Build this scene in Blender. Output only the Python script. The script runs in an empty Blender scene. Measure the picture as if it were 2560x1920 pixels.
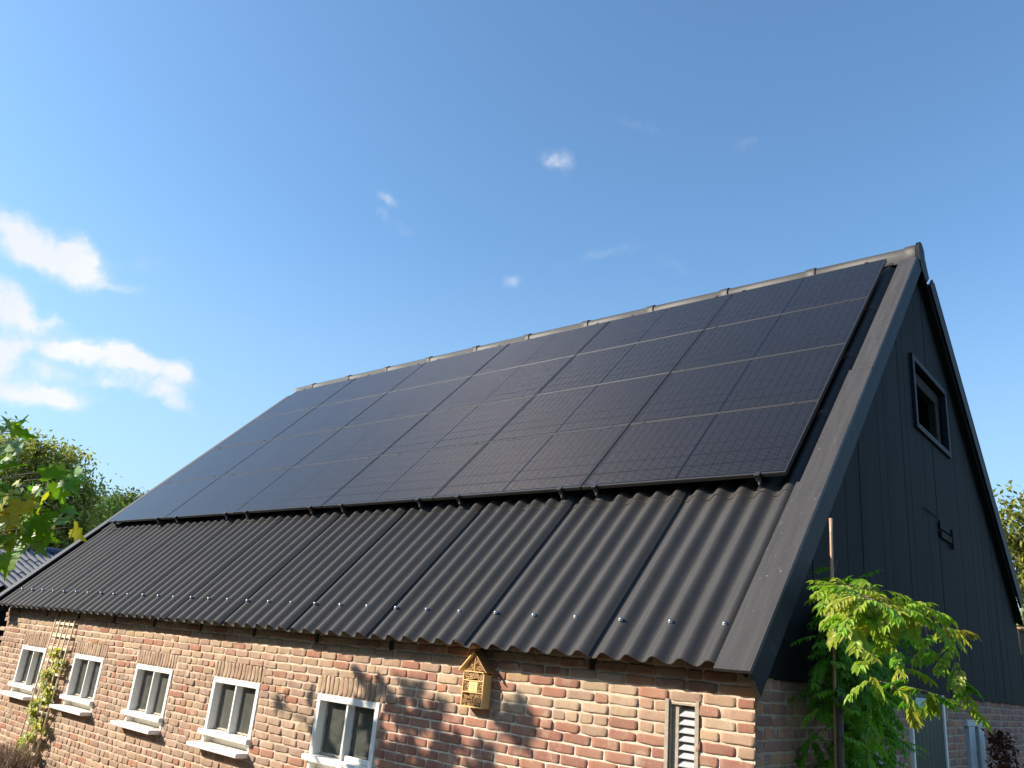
import bpy, math, random
import numpy as np
from mathutils import Vector, Matrix, noise as mn
random.seed(7); rng = np.random.default_rng(7)
PI = math.pi
S = bpy.context.scene
C = S.collection

# ------------------------------------------------------------------ frame of reference
# front brick wall runs along x (near corner x=0), gable wall lies in x=0, z=0 is the eave line
CAM = Vector((2.0352, -4.3425, -0.0809)); YAW, PIT, ROL, FPX = .7253, .3255, -.0949, 2020.27
TH = .808; CT, ST = math.cos(TH), math.sin(TH)          # roof pitch
TH2 = math.atan2(4.327-1.18, 8.193-4.697)               # far slope
U = .228                                                # wall face behind the eave line
GZ = -1.85                                              # ground
RM = Matrix.Rotation(YAW, 3, 'Z') @ Matrix.Rotation(PIT, 3, 'X') @ Matrix.Rotation(ROL, 3, 'Y')

def ray(px, py):
    return RM @ Vector(((px-1280)/FPX, 1, -(py-960)/FPX))
def at(px, py, axis, val):
    d = ray(px, py); return CAM + d*((val-CAM[axis])/d[axis])
def roofp(x, t, n):
    return (x, t*CT-n*ST, t*ST+n*CT)

# ------------------------------------------------------------------ object helpers
def tag(o, label=None, cat=None, group=None, kind=None):
    if label: o['label'] = label
    if cat: o['category'] = cat
    if group: o['group'] = group
    if kind: o['kind'] = kind
    return o
def empty(name, loc=(0, 0, 0), parent=None):
    o = bpy.data.objects.new(name, None); C.objects.link(o); o.location = loc; o.empty_display_size = .1
    if parent: o.parent = parent
    return o
def link(name, me, mats, parent=None, loc=None):
    if mats is not None:
        for m in (mats if isinstance(mats, (list, tuple)) else [mats]): me.materials.append(m)
    o = bpy.data.objects.new(name, me); C.objects.link(o)
    if parent: o.parent = parent
    if loc: o.location = loc
    return o

class MB:
    """collects verts/faces (python lists or numpy blocks) for ONE mesh"""
    def __init__(s): s.v = []; s.f = []; s.n = 0; s.c = []; s.mi = []; s.uv = None; s.sm = []
    def add(s, v, f, col=None, mi=0, smooth=False):
        v = np.asarray(v, float).reshape(-1, 3); f = [tuple(i+s.n for i in q) for q in f]
        s.v.append(v); s.f += f; s.n += len(v)
        c = np.ones((len(v), 4)); 
        if col is not None:
            col = np.asarray(col, float)
            c[:, :col.shape[-1]] = col
        s.c.append(c); s.mi += [mi]*len(f); s.sm += [smooth]*len(f)
        return s
    def box(s, a, b, col=None, mi=0, T=None, bev=0.0):
        x0, y0, z0 = a; x1, y1, z1 = b
        if bev > 0:
            v = []; 
            for z, e in ((z0, bev), (z0+bev, 0), (z1-bev, 0), (z1, bev)):
                ring = [(x0+e+bev*(e == 0), y0+e), (x1-e-bev*(e == 0), y0+e), (x1-e, y0+e+bev*(e == 0)), (x1-e, y1-e-bev*(e == 0)),
                        (x1-e-bev*(e == 0), y1-e), (x0+e+bev*(e == 0), y1-e), (x0+e, y1-e-bev*(e == 0)), (x0+e, y0+e+bev*(e == 0))]
                v += [(p, q, z) for p, q in ring]
            f = [tuple(range(7, -1, -1)), tuple(range(24, 32))]
            for k in range(3):
                for i in range(8): f.append((k*8+i, k*8+(i+1) % 8, k*8+8+(i+1) % 8, k*8+8+i))
        else:
            v = [(x0, y0, z0), (x1, y0, z0), (x1, y1, z0), (x0, y1, z0), (x0, y0, z1), (x1, y0, z1), (x1, y1, z1), (x0, y1, z1)]
            f = [(0, 3, 2, 1), (4, 5, 6, 7), (0, 1, 5, 4), (1, 2, 6, 5), (2, 3, 7, 6), (3, 0, 4, 7)]
        if T: v = [T(*p) for p in v]
        return s.add(v, f, col, mi)
    def prism(s, poly, fn, d0, d1, col=None, mi=0):
        n = len(poly); v = [fn(p, q, d0) for p, q in poly]+[fn(p, q, d1) for p, q in poly]
        f = [tuple(range(n-1, -1, -1)), tuple(range(n, 2*n))]+[(i, (i+1) % n, n+(i+1) % n, n+i) for i in range(n)]
        return s.add(v, f, col, mi)
    def tube(s, pts, r, seg=6, col=None, mi=0, cap=True):
        pts = [Vector(p) for p in pts]; n = len(pts)
        rr = r if isinstance(r, (list, tuple)) else [r]*n
        v = []; up = Vector((.31, .21, .93)).normalized()
        for i, p in enumerate(pts):
            d = (pts[min(i+1, n-1)]-pts[max(i-1, 0)]).normalized()
            a = d.cross(up); 
            if a.length < .1: a = d.cross(Vector((1, 0, 0)))
            a.normalize(); b = d.cross(a)
            for k in range(seg):
                t = 2*PI*k/seg; v.append(p+(a*math.cos(t)+b*math.sin(t))*rr[i])
        f = [(i*seg+k, i*seg+(k+1) % seg, (i+1)*seg+(k+1) % seg, (i+1)*seg+k) for i in range(n-1) for k in range(seg)]
        if cap: f += [tuple(range(seg-1, -1, -1)), tuple((n-1)*seg+k for k in range(seg))]
        return s.add(v, f, col, mi, True)
    def mesh(s, name):
        me = bpy.data.meshes.new(name)
        V = np.concatenate(s.v) if s.v else np.zeros((0, 3))
        me.from_pydata(V.tolist(), [], s.f)
        a = me.attributes.new('Col', 'FLOAT_COLOR', 'POINT'); a.data.foreach_set('color', np.concatenate(s.c).astype(np.float32).ravel())
        me.polygons.foreach_set('material_index', s.mi); me.polygons.foreach_set('use_smooth', s.sm)
        me.update(); return me
    def build(s, name, mats, parent=None):
        return link(name, s.mesh(name), mats, parent)

# ------------------------------------------------------------------ materials
class NT:
    def __init__(s, name):
        s.m = bpy.data.materials.new(name); s.m.use_nodes = True; s.t = s.m.node_tree; s.t.nodes.clear()
        s.out = s.N('ShaderNodeOutputMaterial')
    def N(s, ty, **k):
        n = s.t.nodes.new(ty)
        for a, b in k.items(): setattr(n, a, b)
        return n
    def L(s, a, b): s.t.links.new(a, b)
    def S_(s, sock, v):
        if hasattr(v, 'is_output') or hasattr(v, 'links'): s.L(v, sock)
        elif isinstance(v, (tuple, list)) and len(v) == 3 and sock.type == 'RGBA': sock.default_value = (*v, 1)
        else: sock.default_value = v
    def math(s, op, a, b=0.0, c=None, clamp=False):
        n = s.N('ShaderNodeMath', operation=op, use_clamp=clamp); s.S_(n.inputs[0], a); s.S_(n.inputs[1], b)
        if c is not None: s.S_(n.inputs[2], c)
        return n.outputs[0]
    def vec(s, op, a, b=(0, 0, 0)):
        n = s.N('ShaderNodeVectorMath', operation=op); s.S_(n.inputs[0], a); s.S_(n.inputs[1], b)
        return n.outputs['Value'] if op in ('DOT_PRODUCT', 'LENGTH') else n.outputs[0]
    def mix(s, fac, a, b, mode='MIX'):
        n = s.N('ShaderNodeMix', data_type='RGBA', blend_type=mode)
        s.S_(n.inputs[0], fac); s.S_(n.inputs[6], a); s.S_(n.inputs[7], b); return n.outputs[2]
    def noise(s, scale, detail=4, rough=.55, vec=None, dist=0.0):
        n = s.N('ShaderNodeTexNoise'); n.inputs['Scale'].default_value = scale; n.inputs['Detail'].default_value = detail
        n.inputs['Roughness'].default_value = rough; n.inputs['Distortion'].default_value = dist
        if vec is not None: s.L(vec, n.inputs['Vector'])
        return n.outputs['Fac']
    def ramp(s, v, lo, hi):
        n = s.N('ShaderNodeMapRange'); s.S_(n.inputs[0], v); n.inputs[1].default_value = lo; n.inputs[2].default_value = hi; return n.outputs[0]
    def obj(s, scale=None, rot=None):
        o = s.N('ShaderNodeTexCoord').outputs['Object']
        if scale or rot:
            m = s.N('ShaderNodeMapping'); s.L(o, m.inputs[0])
            if scale: m.inputs['Scale'].default_value = scale
            if rot: m.inputs['Rotation'].default_value = rot
            return m.outputs[0]
        return o
    def geo(s): return s.N('ShaderNodeNewGeometry').outputs['Position']
    def attr(s): return s.N('ShaderNodeAttribute', attribute_name='Col').outputs['Color']
    def bump(s, h, strength=.3, dist=.01):
        n = s.N('ShaderNodeBump'); n.inputs['Strength'].default_value = strength; n.inputs['Distance'].default_value = dist
        s.L(h, n.inputs['Height']); return n.outputs[0]
    def bsdf(s, col, rough=.7, bump=None, **k):
        p = s.N('ShaderNodeBsdfPrincipled'); s.S_(p.inputs['Base Color'], col); s.S_(p.inputs['Roughness'], rough)
        if bump is not None: s.L(bump, p.inputs['Normal'])
        for a, b in k.items(): s.S_(p.inputs[a.replace('_', ' ')], b)
        s.p = p; s.L(p.outputs[0], s.out.inputs[0]); return s.m

def simple(name, col, rough=.6, var=.25, scale=20, bump=.2, bd=.004, **k):
    t = NT(name); g = t.geo(); n = t.noise(scale, 5, .6, g); n2 = t.noise(scale*.13, 3, .5, g)
    c = t.mix(t.ramp(n, .3, .7), tuple(x*(1-var) for x in col), tuple(min(1, x*(1+var)) for x in col))
    c = t.mix(t.ramp(n2, .35, .7), c, tuple(x*(1-var*.6) for x in col))
    return t.bsdf(c, rough, t.bump(n, bump, bd), **k)

def mat_brick():
    t = NT('brick'); g = t.geo(); col = t.attr()
    n1 = t.noise(18, 6, .65, g); n2 = t.noise(95, 4, .6, g); n3 = t.noise(5, 5, .7, g)
    c = t.mix(t.math('MULTIPLY', t.ramp(n1, .45, .75), .6), col, t.mix(1, col, (.62, .5, .45), 'MULTIPLY'))
    c = t.mix(t.math('MULTIPLY', t.ramp(n2, .55, .75), .35), c, (.5, .38, .27))
    dn_ = t.noise(9, 4, .6, g); c = t.mix(t.math('MULTIPLY', t.ramp(dn_, .3, .7), .30), c, (.42, .32, .24)); c = t.mix(t.math('MULTIPLY', t.ramp(n3, .54, .68), .5), c, (.54, .43, .32))       # lime smears
    pit = t.ramp(t.noise(60, 2, .5, g), .70, .74)
    c = t.mix(t.math('MULTIPLY', pit, .7), c, (.07, .045, .035))
    h = t.math('ADD', t.math('MULTIPLY', n1, .6), t.math('MULTIPLY', n2, .4))
    return t.bsdf(c, .92, t.bump(h, .55, .006), Specular_IOR_Level=.2)
def mat_mortar():
    t = NT('mortar'); g = t.geo(); col = t.attr()
    n1 = t.noise(30, 6, .7, g); n2 = t.noise(180, 3, .6, g); n3 = t.noise(3.5, 4, .6, g)
    c = t.mix(t.ramp(n1, .3, .7), t.mix(1, col, (.78, .74, .7), 'MULTIPLY'), col)
    c = t.mix(t.math('MULTIPLY', t.ramp(n3, .5, .75), .2), c, (.42, .31, .22))
    c = t.mix(t.math('MULTIPLY', t.ramp(n2, .6, .7), .4), c, (.3, .24, .18))
    return t.bsdf(c, .95, t.bump(t.math('ADD', n1, t.math('MULTIPLY', n2, .4)), .6, .006), Specular_IOR_Level=.15)
def mat_sheet(name='fibre_cement_sheet', base=(.0300, .0280, .0275)):
    t = NT(name); g = t.geo()
    n1 = t.noise(2.2, 5, .65, g); n2 = t.noise(140, 3, .6, g)
    m = t.N('ShaderNodeMapping'); t.L(g, m.inputs[0]); m.inputs['Scale'].default_value = (22, 1.0, 1.0)
    st = t.noise(2.5, 4, .6, m.outputs[0])
    c = t.mix(t.ramp(n1, .3, .75), base, tuple(x*1.35 for x in base))
    c = t.mix(t.math('MULTIPLY', t.ramp(st, .5, .75), .6), c, (.056, .050, .044)); c = t.mix(t.math('MULTIPLY', t.ramp(t.noise(9, 6, .75, g), .60, .72), .35), c, (.075, .068, .058))
    sp = t.ramp(t.noise(75, 1, .3, g), .745, .77)
    c = t.mix(t.math('MULTIPLY', sp, .35), c, (.16, .14, .12))
    h = t.math('ADD', t.math('MULTIPLY', n2, .5), t.noise(30, 3, .5, g))
    return t.bsdf(c, .62, t.bump(h, .12, .003), Specular_IOR_Level=.42)
def mat_wood_dark(name, base, rough=.6, grain=(60, 60, 2.2), wear=.35, wearcol=(.09, .12, .17), spec=.3, axis=None):
    t = NT(name); g = t.geo()
    m = t.N('ShaderNodeMapping'); t.L(g, m.inputs[0])
    if axis: m.inputs['Rotation'].default_value = axis
    m2 = t.N('ShaderNodeMapping'); t.L(m.outputs[0], m2.inputs[0]); m2.inputs['Scale'].default_value = grain
    gr = t.noise(1.0, 5, .65, m2.outputs[0], .3); n = t.noise(4, 5, .7, g); n2 = t.noise(45, 3, .6, g)
    c = t.mix(t.ramp(gr, .3, .75), tuple(x*.75 for x in base), tuple(x*1.25 for x in base))
    if name == 'tarred_planks': c = t.mix(1, c, t.attr(), 'MULTIPLY')
    if name == 'verge_cap_board': c = t.mix(t.math('MULTIPLY', t.ramp(t.noise(55, 1, .3, g), .755, .775), .5), c, (.3, .28, .25)); c = t.mix(t.math('MULTIPLY', t.ramp(t.noise(3, 5, .7, g), .5, .7), .4), c, (.035, .033, .035))
    w = t.math('MULTIPLY', t.ramp(n, .58, .8), t.ramp(gr, .4, .7))
    c = t.mix(t.math('MULTIPLY', w, wear), c, wearcol)
    return t.bsdf(c, rough, t.bump(t.math('ADD', gr, t.math('MULTIPLY', n2, .2)), .5, .004), Specular_IOR_Level=spec)
def mat_leaf(name, trans=.45, rough=.45):
    t = NT(name); g = t.geo(); col = t.attr(); n = t.noise(25, 3, .5, g)
    c = t.mix(t.ramp(n, .3, .7), t.mix(1, col, (.75, .8, .7), 'MULTIPLY'), col)
    t.bsdf(c, rough, None, Specular_IOR_Level=.35); p = t.p
    tr = t.N('ShaderNodeBsdfTranslucent'); t.L(t.mix(1, c, (1.15, 1.35, .45), 'MULTIPLY'), tr.inputs[0])
    mx = t.N('ShaderNodeMixShader'); mx.inputs[0].default_value = trans
    t.L(p.outputs[0], mx.inputs[1]); t.L(tr.outputs[0], mx.inputs[2]); t.L(mx.outputs[0], t.out.inputs[0]); return t.m
def mat_panel():
    t = NT('solar_cells'); uvn = t.N('ShaderNodeUVMap', uv_map='UVMap'); sx = t.N('ShaderNodeSeparateXYZ'); t.L(uvn.outputs[0], sx.inputs[0])
    u, v = sx.outputs[0], sx.outputs[1]            # metres from the panel's lower left glass corner
    def lines(x, pitch, w, off=0.0):
        f = t.math('FRACT', t.math('DIVIDE', t.math('ADD', x, off), pitch))
        d = t.math('MULTIPLY', t.math('SUBTRACT', .5, t.math('ABSOLUTE', t.math('SUBTRACT', f, .5))), pitch)
        return t.math('LESS_THAN', d, w)
    wires = lines(v, .01845, .0012, -.009)
    gapv = lines(u, .0838, .0028, -.0285); gaph = lines(v, .1665, .0032, -.0115)
    mid = t.math('LESS_THAN', t.math('ABSOLUTE', t.math('SUBTRACT', u, .866)), .011)
    edge = t.math('MAXIMUM', t.math('LESS_THAN', v, .004), t.math('GREATER_THAN', v, 1.0045))
    edge = t.math('MAXIMUM', edge, t.math('MAXIMUM', t.math('LESS_THAN', u, .007), t.math('GREATER_THAN', u, 1.725)))
    gap = t.math('MAXIMUM', t.math('MAXIMUM', gapv, gaph), t.math('MAXIMUM', mid, edge))
    g = t.geo(); nz = t.noise(1.3, 3, .5, g); nf = t.noise(90, 3, .6, g)
    oi = t.N('ShaderNodeObjectInfo').outputs['Random']
    cell = t.mix(t.ramp(nz, .3, .7), (.006, .0075, .013), (.009, .0095, .015))
    cell = t.mix(t.math('MULTIPLY', oi, .5), cell, (.010, .0105, .014))
    cell = t.mix(wires, cell, (.026, .024, .023)); cell = t.mix(gap, cell, (.003, .004, .008))
    ww = t.math('MULTIPLY', wires, t.math('SUBTRACT', 1, gap))
    mask = t.math('MULTIPLY', ww, .17)
    dust = t.math('MULTIPLY', t.ramp(nf, .45, .8), .03)
    base = t.mix(dust, cell, (.25, .22, .18))
    p1 = t.N('ShaderNodeBsdfPrincipled'); t.L(base, p1.inputs['Base Color']); p1.inputs['Roughness'].default_value = .6
    p1.inputs['Specular IOR Level'].default_value = .06
    p2 = t.N('ShaderNodeBsdfPrincipled'); p2.inputs['Base Color'].default_value = (.5, .43, .36, 1); p2.inputs['Metallic'].default_value = 1
    p2.inputs['Roughness'].default_value = .48; p2.inputs['Anisotropic'].default_value = .93
    tg = t.N('ShaderNodeTangent', direction_type='UV_MAP', uv_map='UVMap'); t.L(tg.outputs[0], p2.inputs['Tangent'])
    p2.inputs['Anisotropic Rotation'].default_value = .25
    mx = t.N('ShaderNodeMixShader'); t.L(mask, mx.inputs[0]); t.L(p1.outputs[0], mx.inputs[1]); t.L(p2.outputs[0], mx.inputs[2])
    # glass sheet over the cells
    gl = t.N('ShaderNodeBsdfGlossy'); gl.inputs['Roughness'].default_value = .12
    t.L(t.bump(t.noise(420, 2, .5, g), .05, .001), gl.inputs['Normal'])
    fr = t.N('ShaderNodeFresnel'); fr.inputs['IOR'].default_value = 1.245
    m2 = t.N('ShaderNodeMixShader'); t.L(t.math('MULTIPLY', fr.outputs[0], 1.0), m2.inputs[0]); t.L(mx.outputs[0], m2.inputs[1]); t.L(gl.outputs[0], m2.inputs[2])
    t.L(m2.outputs[0], t.out.inputs[0]); return t.m
def mat_glass():
    t = NT('dusty_window_glass'); g = t.geo(); n = t.noise(7, 5, .7, g); n2 = t.noise(150, 2, .5, g)
    c = t.mix(t.ramp(n, .4, .75), (.018, .021, .02), (.085, .088, .078))
    c = t.mix(t.math('MULTIPLY', t.ramp(n2, .66, .72), .5), c, (.25, .25, .23))
    oi = t.N('ShaderNodeObjectInfo').outputs['Random']; c = t.mix(t.math('MULTIPLY', oi, .55), c, (.15, .15, .125)); return t.bsdf(c, .12, None, Specular_IOR_Level=.5)

M = {}
M['brick'] = mat_brick(); M['mortar'] = mat_mortar(); M['sheet'] = mat_sheet(); 
M['verge'] = mat_wood_dark('verge_cap_board', (.052, .0475, .045), .55, (22, 1.5, 1.5), .12, (.13, .11, .09), .35, (-TH, 0, 0))
M['barge'] = mat_wood_dark('barge_board', (.0065, .0075, .0145), .62, (30, 2, 40), .8, (.06, .09, .15), .25, (-TH, 0, 0))
M['plank'] = mat_wood_dark('tarred_planks', (.0062, .0062, .0080), .75, (50, 55, 1.6), .35, (.028, .034, .046), .16)
M['moss'] = simple('mossy_end_grain', (.05, .045, .022), .9, .6, 60, .8)
M['ridge'] = simple('ridge_cap', (.040, .036, .033),   .55, .3, 30, .1, Specular_IOR_Level=.35)
M['white'] = simple('white_paint', (.78, .76, .70), .45, .05, 25, .12, .002)
M['sillw'] = simple('white_sill_paint', (.80, .77, .70), .5, .06, 25, .15, .002)
M['offwhite'] = simple('weathered_white', (.45, .38, .29), .7, .25, 16, .3)
M['glass'] = mat_glass(); M['cells'] = mat_panel()
M['frame'] = simple('black_anodised_frame', (.034, .031, .029), .40, .1, 40, .02, .001, Specular_IOR_Level=.5)
M['clamp'] = simple('black_clamp', (.03, .03, .032), .4, .2, 60, .1)
M['zinc'] = simple('galvanised_bolt', (.5, .5, .5), .4, .1, 60, .1, Metallic=1.0)
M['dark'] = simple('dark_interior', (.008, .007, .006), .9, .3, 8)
M['beam'] = simple('old_beam', (.035, .025, .018), .85, .35, 25, .5)
M['pine'] = simple('pine_board', (.78, .52, .21), .55, .12, 30, .15)
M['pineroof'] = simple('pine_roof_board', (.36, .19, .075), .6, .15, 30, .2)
M['bamboo'] = simple('bamboo_tube', (.66, .42, .19), .55, .15, 200, .1)
M['bambooh'] = simple('tube_hollow', (.085, .035, .015), .9, .3, 90, .1)
M['cane'] = simple('bamboo_cane', (.42, .24, .12), .5, .25, 40, .2)
M['stake'] = simple('weathered_stake', (.12, .09, .07), .85, .3, 40, .5)
M['bark'] = simple('bark', (.09, .07, .05), .9, .35, 30, .8)
M['leaf'] = mat_leaf('leaf', .42); M['farleaf'] = mat_leaf('far_leaf', .4, .6)
M['door'] = mat_wood_dark('dark_green_door', (.018, .028, .024), .55, (50, 60, 2), .2, (.05, .07, .06))
M['louvre'] = simple('louvre_aluminium', (.42, .42, .43), .45, .1, 40, .1)
M['cement'] = simple('cement_render', (.36, .30, .23), .95, .2, 40, .6)
M['shedroof'] = mat_sheet('shed_roof_tile', (.15, .145, .15))
M['terracotta'] = simple('terracotta', (.42, .2, .12), .9, .2, 30, .3)
M['lath'] = simple('trellis_lath', (.72, .6, .42), .6, .12, 60, .2)
M['ground'] = None
M['cut'] = simple('cut_sheet_edge', (.13, .105, .075), .9, .3, 60, .4)
t = NT('grass_and_gravel'); g = t.geo(); n = t.noise(1.2, 6, .7, g); n2 = t.noise(40, 4, .7, g)
c = t.mix(t.ramp(n, .4, .6), (.05, .075, .022), (.085, .1, .035)); c = t.mix(t.ramp(n2, .4, .8), c, (.03, .045, .015))
M['ground'] = t.bsdf(c, .95, t.bump(n2, .8, .03))

# ------------------------------------------------------------------ ground
mb = MB(); mb.add([(-400, -400, GZ), (400, -400, GZ), (400, 400, GZ), (-400, 400, GZ)], [(0, 1, 2, 3)])
tag(mb.build('ground', M['ground']), kind='structure')
mb = MB(); mb.box((-11.3, -1.9, GZ-.1), (.9, U, GZ+.02))
tag(mb.build('pavement', simple('paving', (.13, .11, .09), .9, .2, 12, .4)), kind='structure')

# ------------------------------------------------------------------ barn
barn = empty('barn', (0, U, GZ))
tag(barn, 'old brick barn with black corrugated roof and black plank gable carrying the solar panels', 'barn')
def P(name, mb, mats): 
    o = mb.build(name, mats, barn); o.location = (0, -U, -GZ); return o      # mesh data stays in world coordinates
BOFF = Vector((0, -U, -GZ))
def PS(name, mb, mats, parent): return mb.build(name, mats, parent)          # sub-part of a part whose origin is the world origin

WX = [-10.305, -8.651, -7.065, -5.486, -3.849]; WW = .786; ZT, ZB = -.504, -.971
HOLES = [(x, x+WW, ZB-.12, ZT) for x in WX] + [(-.53, -.355, -1.05, -.243)]
GW = (3.9475, 5.165, 2.451, 3.132)        # hatch in the gable
GHOLES = [(3.14, 4.18, GZ, -.05), (5.0, 5.71, -1.3, -.25), (1.63, 2.36, -1.0, -.225)]

TAN = [(.39, .27, .175), (.37, .25, .165), (.41, .29, .18), (.34, .22, .15), (.36, .22, .15), (.32, .2, .14), (.40, .285, .19)]
RED = [(.31, .135, .085), (.27, .11, .075), (.33, .15, .095), (.25, .10, .07), (.29, .125, .085)]
ORA = [(.42, .18, .085), (.38, .17, .09), (.38, .23, .125)]
BRN = [(.30, .20, .138), (.33, .215, .145), (.265, .175, .128), (.35, .23, .155), (.30, .18, .122)]
def brick_geo(mb, T, a0, a1, z0, z1, col, prot, rough):
    nx = 7 if a1-a0 > .14 else 5; ny = 5
    if z1-z0 > .12: nx, ny = 5, 7
    if a1-a0 < .02 or z1-z0 < .02: return
    r = .0028+.0022*rough
    us = np.concatenate([[0, r/(a1-a0)], np.linspace(.14, .86, nx-2), [1-r/(a1-a0), 1]])
    vs = np.concatenate([[0, r/(z1-z0)], np.linspace(.2, .8, ny-2), [1-r/(z1-z0), 1]])
    A, B = np.meshgrid(us, vs); nX, nY = len(us), len(vs)
    tilt = rng.normal(0, .0015, 2)*rough; seed = rng.uniform(0, 100)
    D = prot+tilt[0]*(A-.5)*2+tilt[1]*(B-.5)*2
    X = a0-.0035+A*(a1-a0+.007); Z = z0-.0035+B*(z1-z0+.007)
    amp = .0015+.0045*rough
    for j in range(nY):
        for i in range(nX):
            n3 = mn.noise_vector(Vector((X[j, i]*14+seed, Z[j, i]*14, seed)))
            ring = (i in (0, nX-1)) or (j in (0, nY-1)); ring1 = (i in (1, nX-2)) or (j in (1, nY-2))
            corner = (i <= 1 or i >= nX-2) and (j <= 1 or j >= nY-2)
            X[j, i] += n3.x*amp*1.1; Z[j, i] += n3.y*amp*1.1
            D[j, i] += n3.z*amp*.8
            if corner:
                k = .0012+.003*rough
                X[j, i] += k*(1 if i <= 1 else -1); Z[j, i] += k*(1 if j <= 1 else -1)*.8
            if ring: D[j, i] = -.012
            elif ring1: D[j, i] -= .0010
    v = [T(X[j, i], Z[j, i], D[j, i]) for j in range(nY) for i in range(nX)]
    f = [(j*nX+i, j*nX+i+1, (j+1)*nX+i+1, (j+1)*nX+i) for j in range(nY-1) for i in range(nX-1)]
    mb.add(v, f, col, 0, True)
def clip(a0, a1, z0, z1, holes):
    """cut a brick back to the edges of the openings"""
    out = [(a0, a1)]
    for h0, h1, y0, y1 in holes:
        if z1 <= y0+.01 or z0 >= y1-.01: continue
        nw = []
        for p, q in out:
            if q <= h0 or p >= h1: nw.append((p, q)); continue
            if p < h0-.03: nw.append((p, h0-.006))
            if q > h1+.03: nw.append((h1+.006, q))
        out = nw
    return out
def mortar(mb, T, a0, a1, z0, z1, holes, step, amp, colf):
    amp *= .72
    nx = int((a1-a0)/step); nz = int((z1-z0)/step)
    xs = np.linspace(a0, a1, nx+1); zs = np.linspace(z0, z1, nz+1)
    for k, h in enumerate(holes):                # snap grid lines onto the openings
        for e in h[:2]:
            i = int(np.argmin(abs(xs-e)))
            if abs(xs[i]-e) < step: xs[i] = e
        for e in h[2:]:
            i = int(np.argmin(abs(zs-e)))
            if abs(zs[i]-e) < step: zs[i] = e
    v = []; col = []
    for z in zs:
        for x in xs:
            n = mn.noise(Vector((x*22, z*30, 3.1)))*.6+mn.noise(Vector((x*60, z*60, 1.1)))*.35+mn.noise(Vector((x*3, z*3, 9)))*.7
            edge = x in (a0, a1)
            v.append(T(x, z, 0 if edge else n*amp)); col.append(colf(x, z))
    f = []
    for j in range(nz):
        for i in range(nx):
            cx, cz = (xs[i]+xs[i+1])/2, (zs[j]+zs[j+1])/2
            if any(h[0] < cx < h[1] and h[2] < cz < h[3] for h in holes): continue
            f.append((j*(nx+1)+i, j*(nx+1)+i+1, (j+1)*(nx+1)+i+1, (j+1)*(nx+1)+i))
    mb.add(v, f, np.array(col), 1, True)
def jit(c, k=.08):
    m = rng.uniform(1-k, 1+k); return tuple(x*m*rng.uniform(.97, 1.03) for x in c)

def front_wall():
    T = lambda a, z, d: (a, U-d, z); mb = MB()
    SC = [(x-.04, x+WW+.04, ZT, ZT+.152) for x in WX]; H = HOLES+SC          # soldier courses
    z = .02; row = 0
    while z > GZ:
        ch = .0655+.0012*math.sin(row*2.1); z0, z1 = z-ch+.0115, z; z -= ch
        x = 0.0-(.0 if row % 2 else .11)
        x = 0.0; first = True
        while x > -11.1:
            newz = x > -3.02 and z1 < -.44
            if newz: L = .206
            elif x < -4.9 and z1 < -.36:
                L = .098 if ((row % 2 == 0 and rng.random() < .85) or rng.random() < .18) else .205
            else: L = .205 if rng.random() < .84 else .1
            if first and row % 2: L = .1
            if x < -3.0 and abs(x+3.02) < .15: L = rng.choice([.1, .14, .2])
            first = False
            L *= rng.uniform(.95, 1.05) if not newz else rng.uniform(.985, 1.015)
            a1 = x; a0 = x-L; x = a0-(.0115 if newz else rng.uniform(.006, .012))
            wav = mn.noise(Vector((a0*.7, row*.25, 0)))*.010*(0 if newz else 1)
            r = rng.random()
            if newz: c = random.choice(RED); rough = .35; prot = rng.uniform(.0045, .0065)
            elif z1 > -.42: c = random.choice(TAN+RED[:1]) if r > .035 else random.choice(ORA); rough = .8; prot = rng.uniform(.004, .009)
            else:
                c = random.choice(BRN+TAN[:2]+RED[:1]) if r > .025 else random.choice(ORA); rough = 1.0; prot = rng.uniform(.005, .012)
            if x > -3 and z1 > -.45 and r > .6: c = random.choice(RED)
            st = ZT+.152
            if z0 < st < z1-.022:
                for p, q in clip(a0, a1, z0, z1, HOLES):
                    if any(p < h[1] and q > h[0] for h in SC): brick_geo(mb, T, p, q, st+.008, z1+wav, jit(c), prot, rough)
            for p, q in clip(a0, a1, z0, z1, H): brick_geo(mb, T, p, q, z0+wav, z1+wav+rng.normal(0, .001), jit(c), prot, rough)
        row += 1
    for wx in WX:
        x = wx-.03
        while x < wx+WW+.01:
            w = rng.uniform(.045, .056); tl = rng.normal(0, .003)
            brick_geo(mb, lambda a, z, d, t=tl: (a+t*(z-ZT)*8, U-d, z), x, x+w, ZT+.004, ZT+rng.uniform(.138, .15), jit(random.choice(BRN[:2]+TAN[2:5])), rng.uniform(.004, .0075), .8)
            x += w+rng.uniform(.004, .010)
    def mc(x, z):
        if x > -3.02 and z < -.44: return (.70, .63, .52)
        if z > -.4: return (.64, .54, .42)
        return (.62, .50, .38)
    mortar(mb, T, -11.1, 0, GZ, .04, HOLES, .017, .0065, mc)
    # closing faces so that light cannot pass the wall
    mb.box((-11.1, U+.13, GZ), (-.02, U+.16, .05), (.2, .15, .1), 1)
    return mb
P('brick_wall', front_wall(), [M['brick'], M['mortar']])['label'] = 'sunlit front wall of tan and red bricks'

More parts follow.
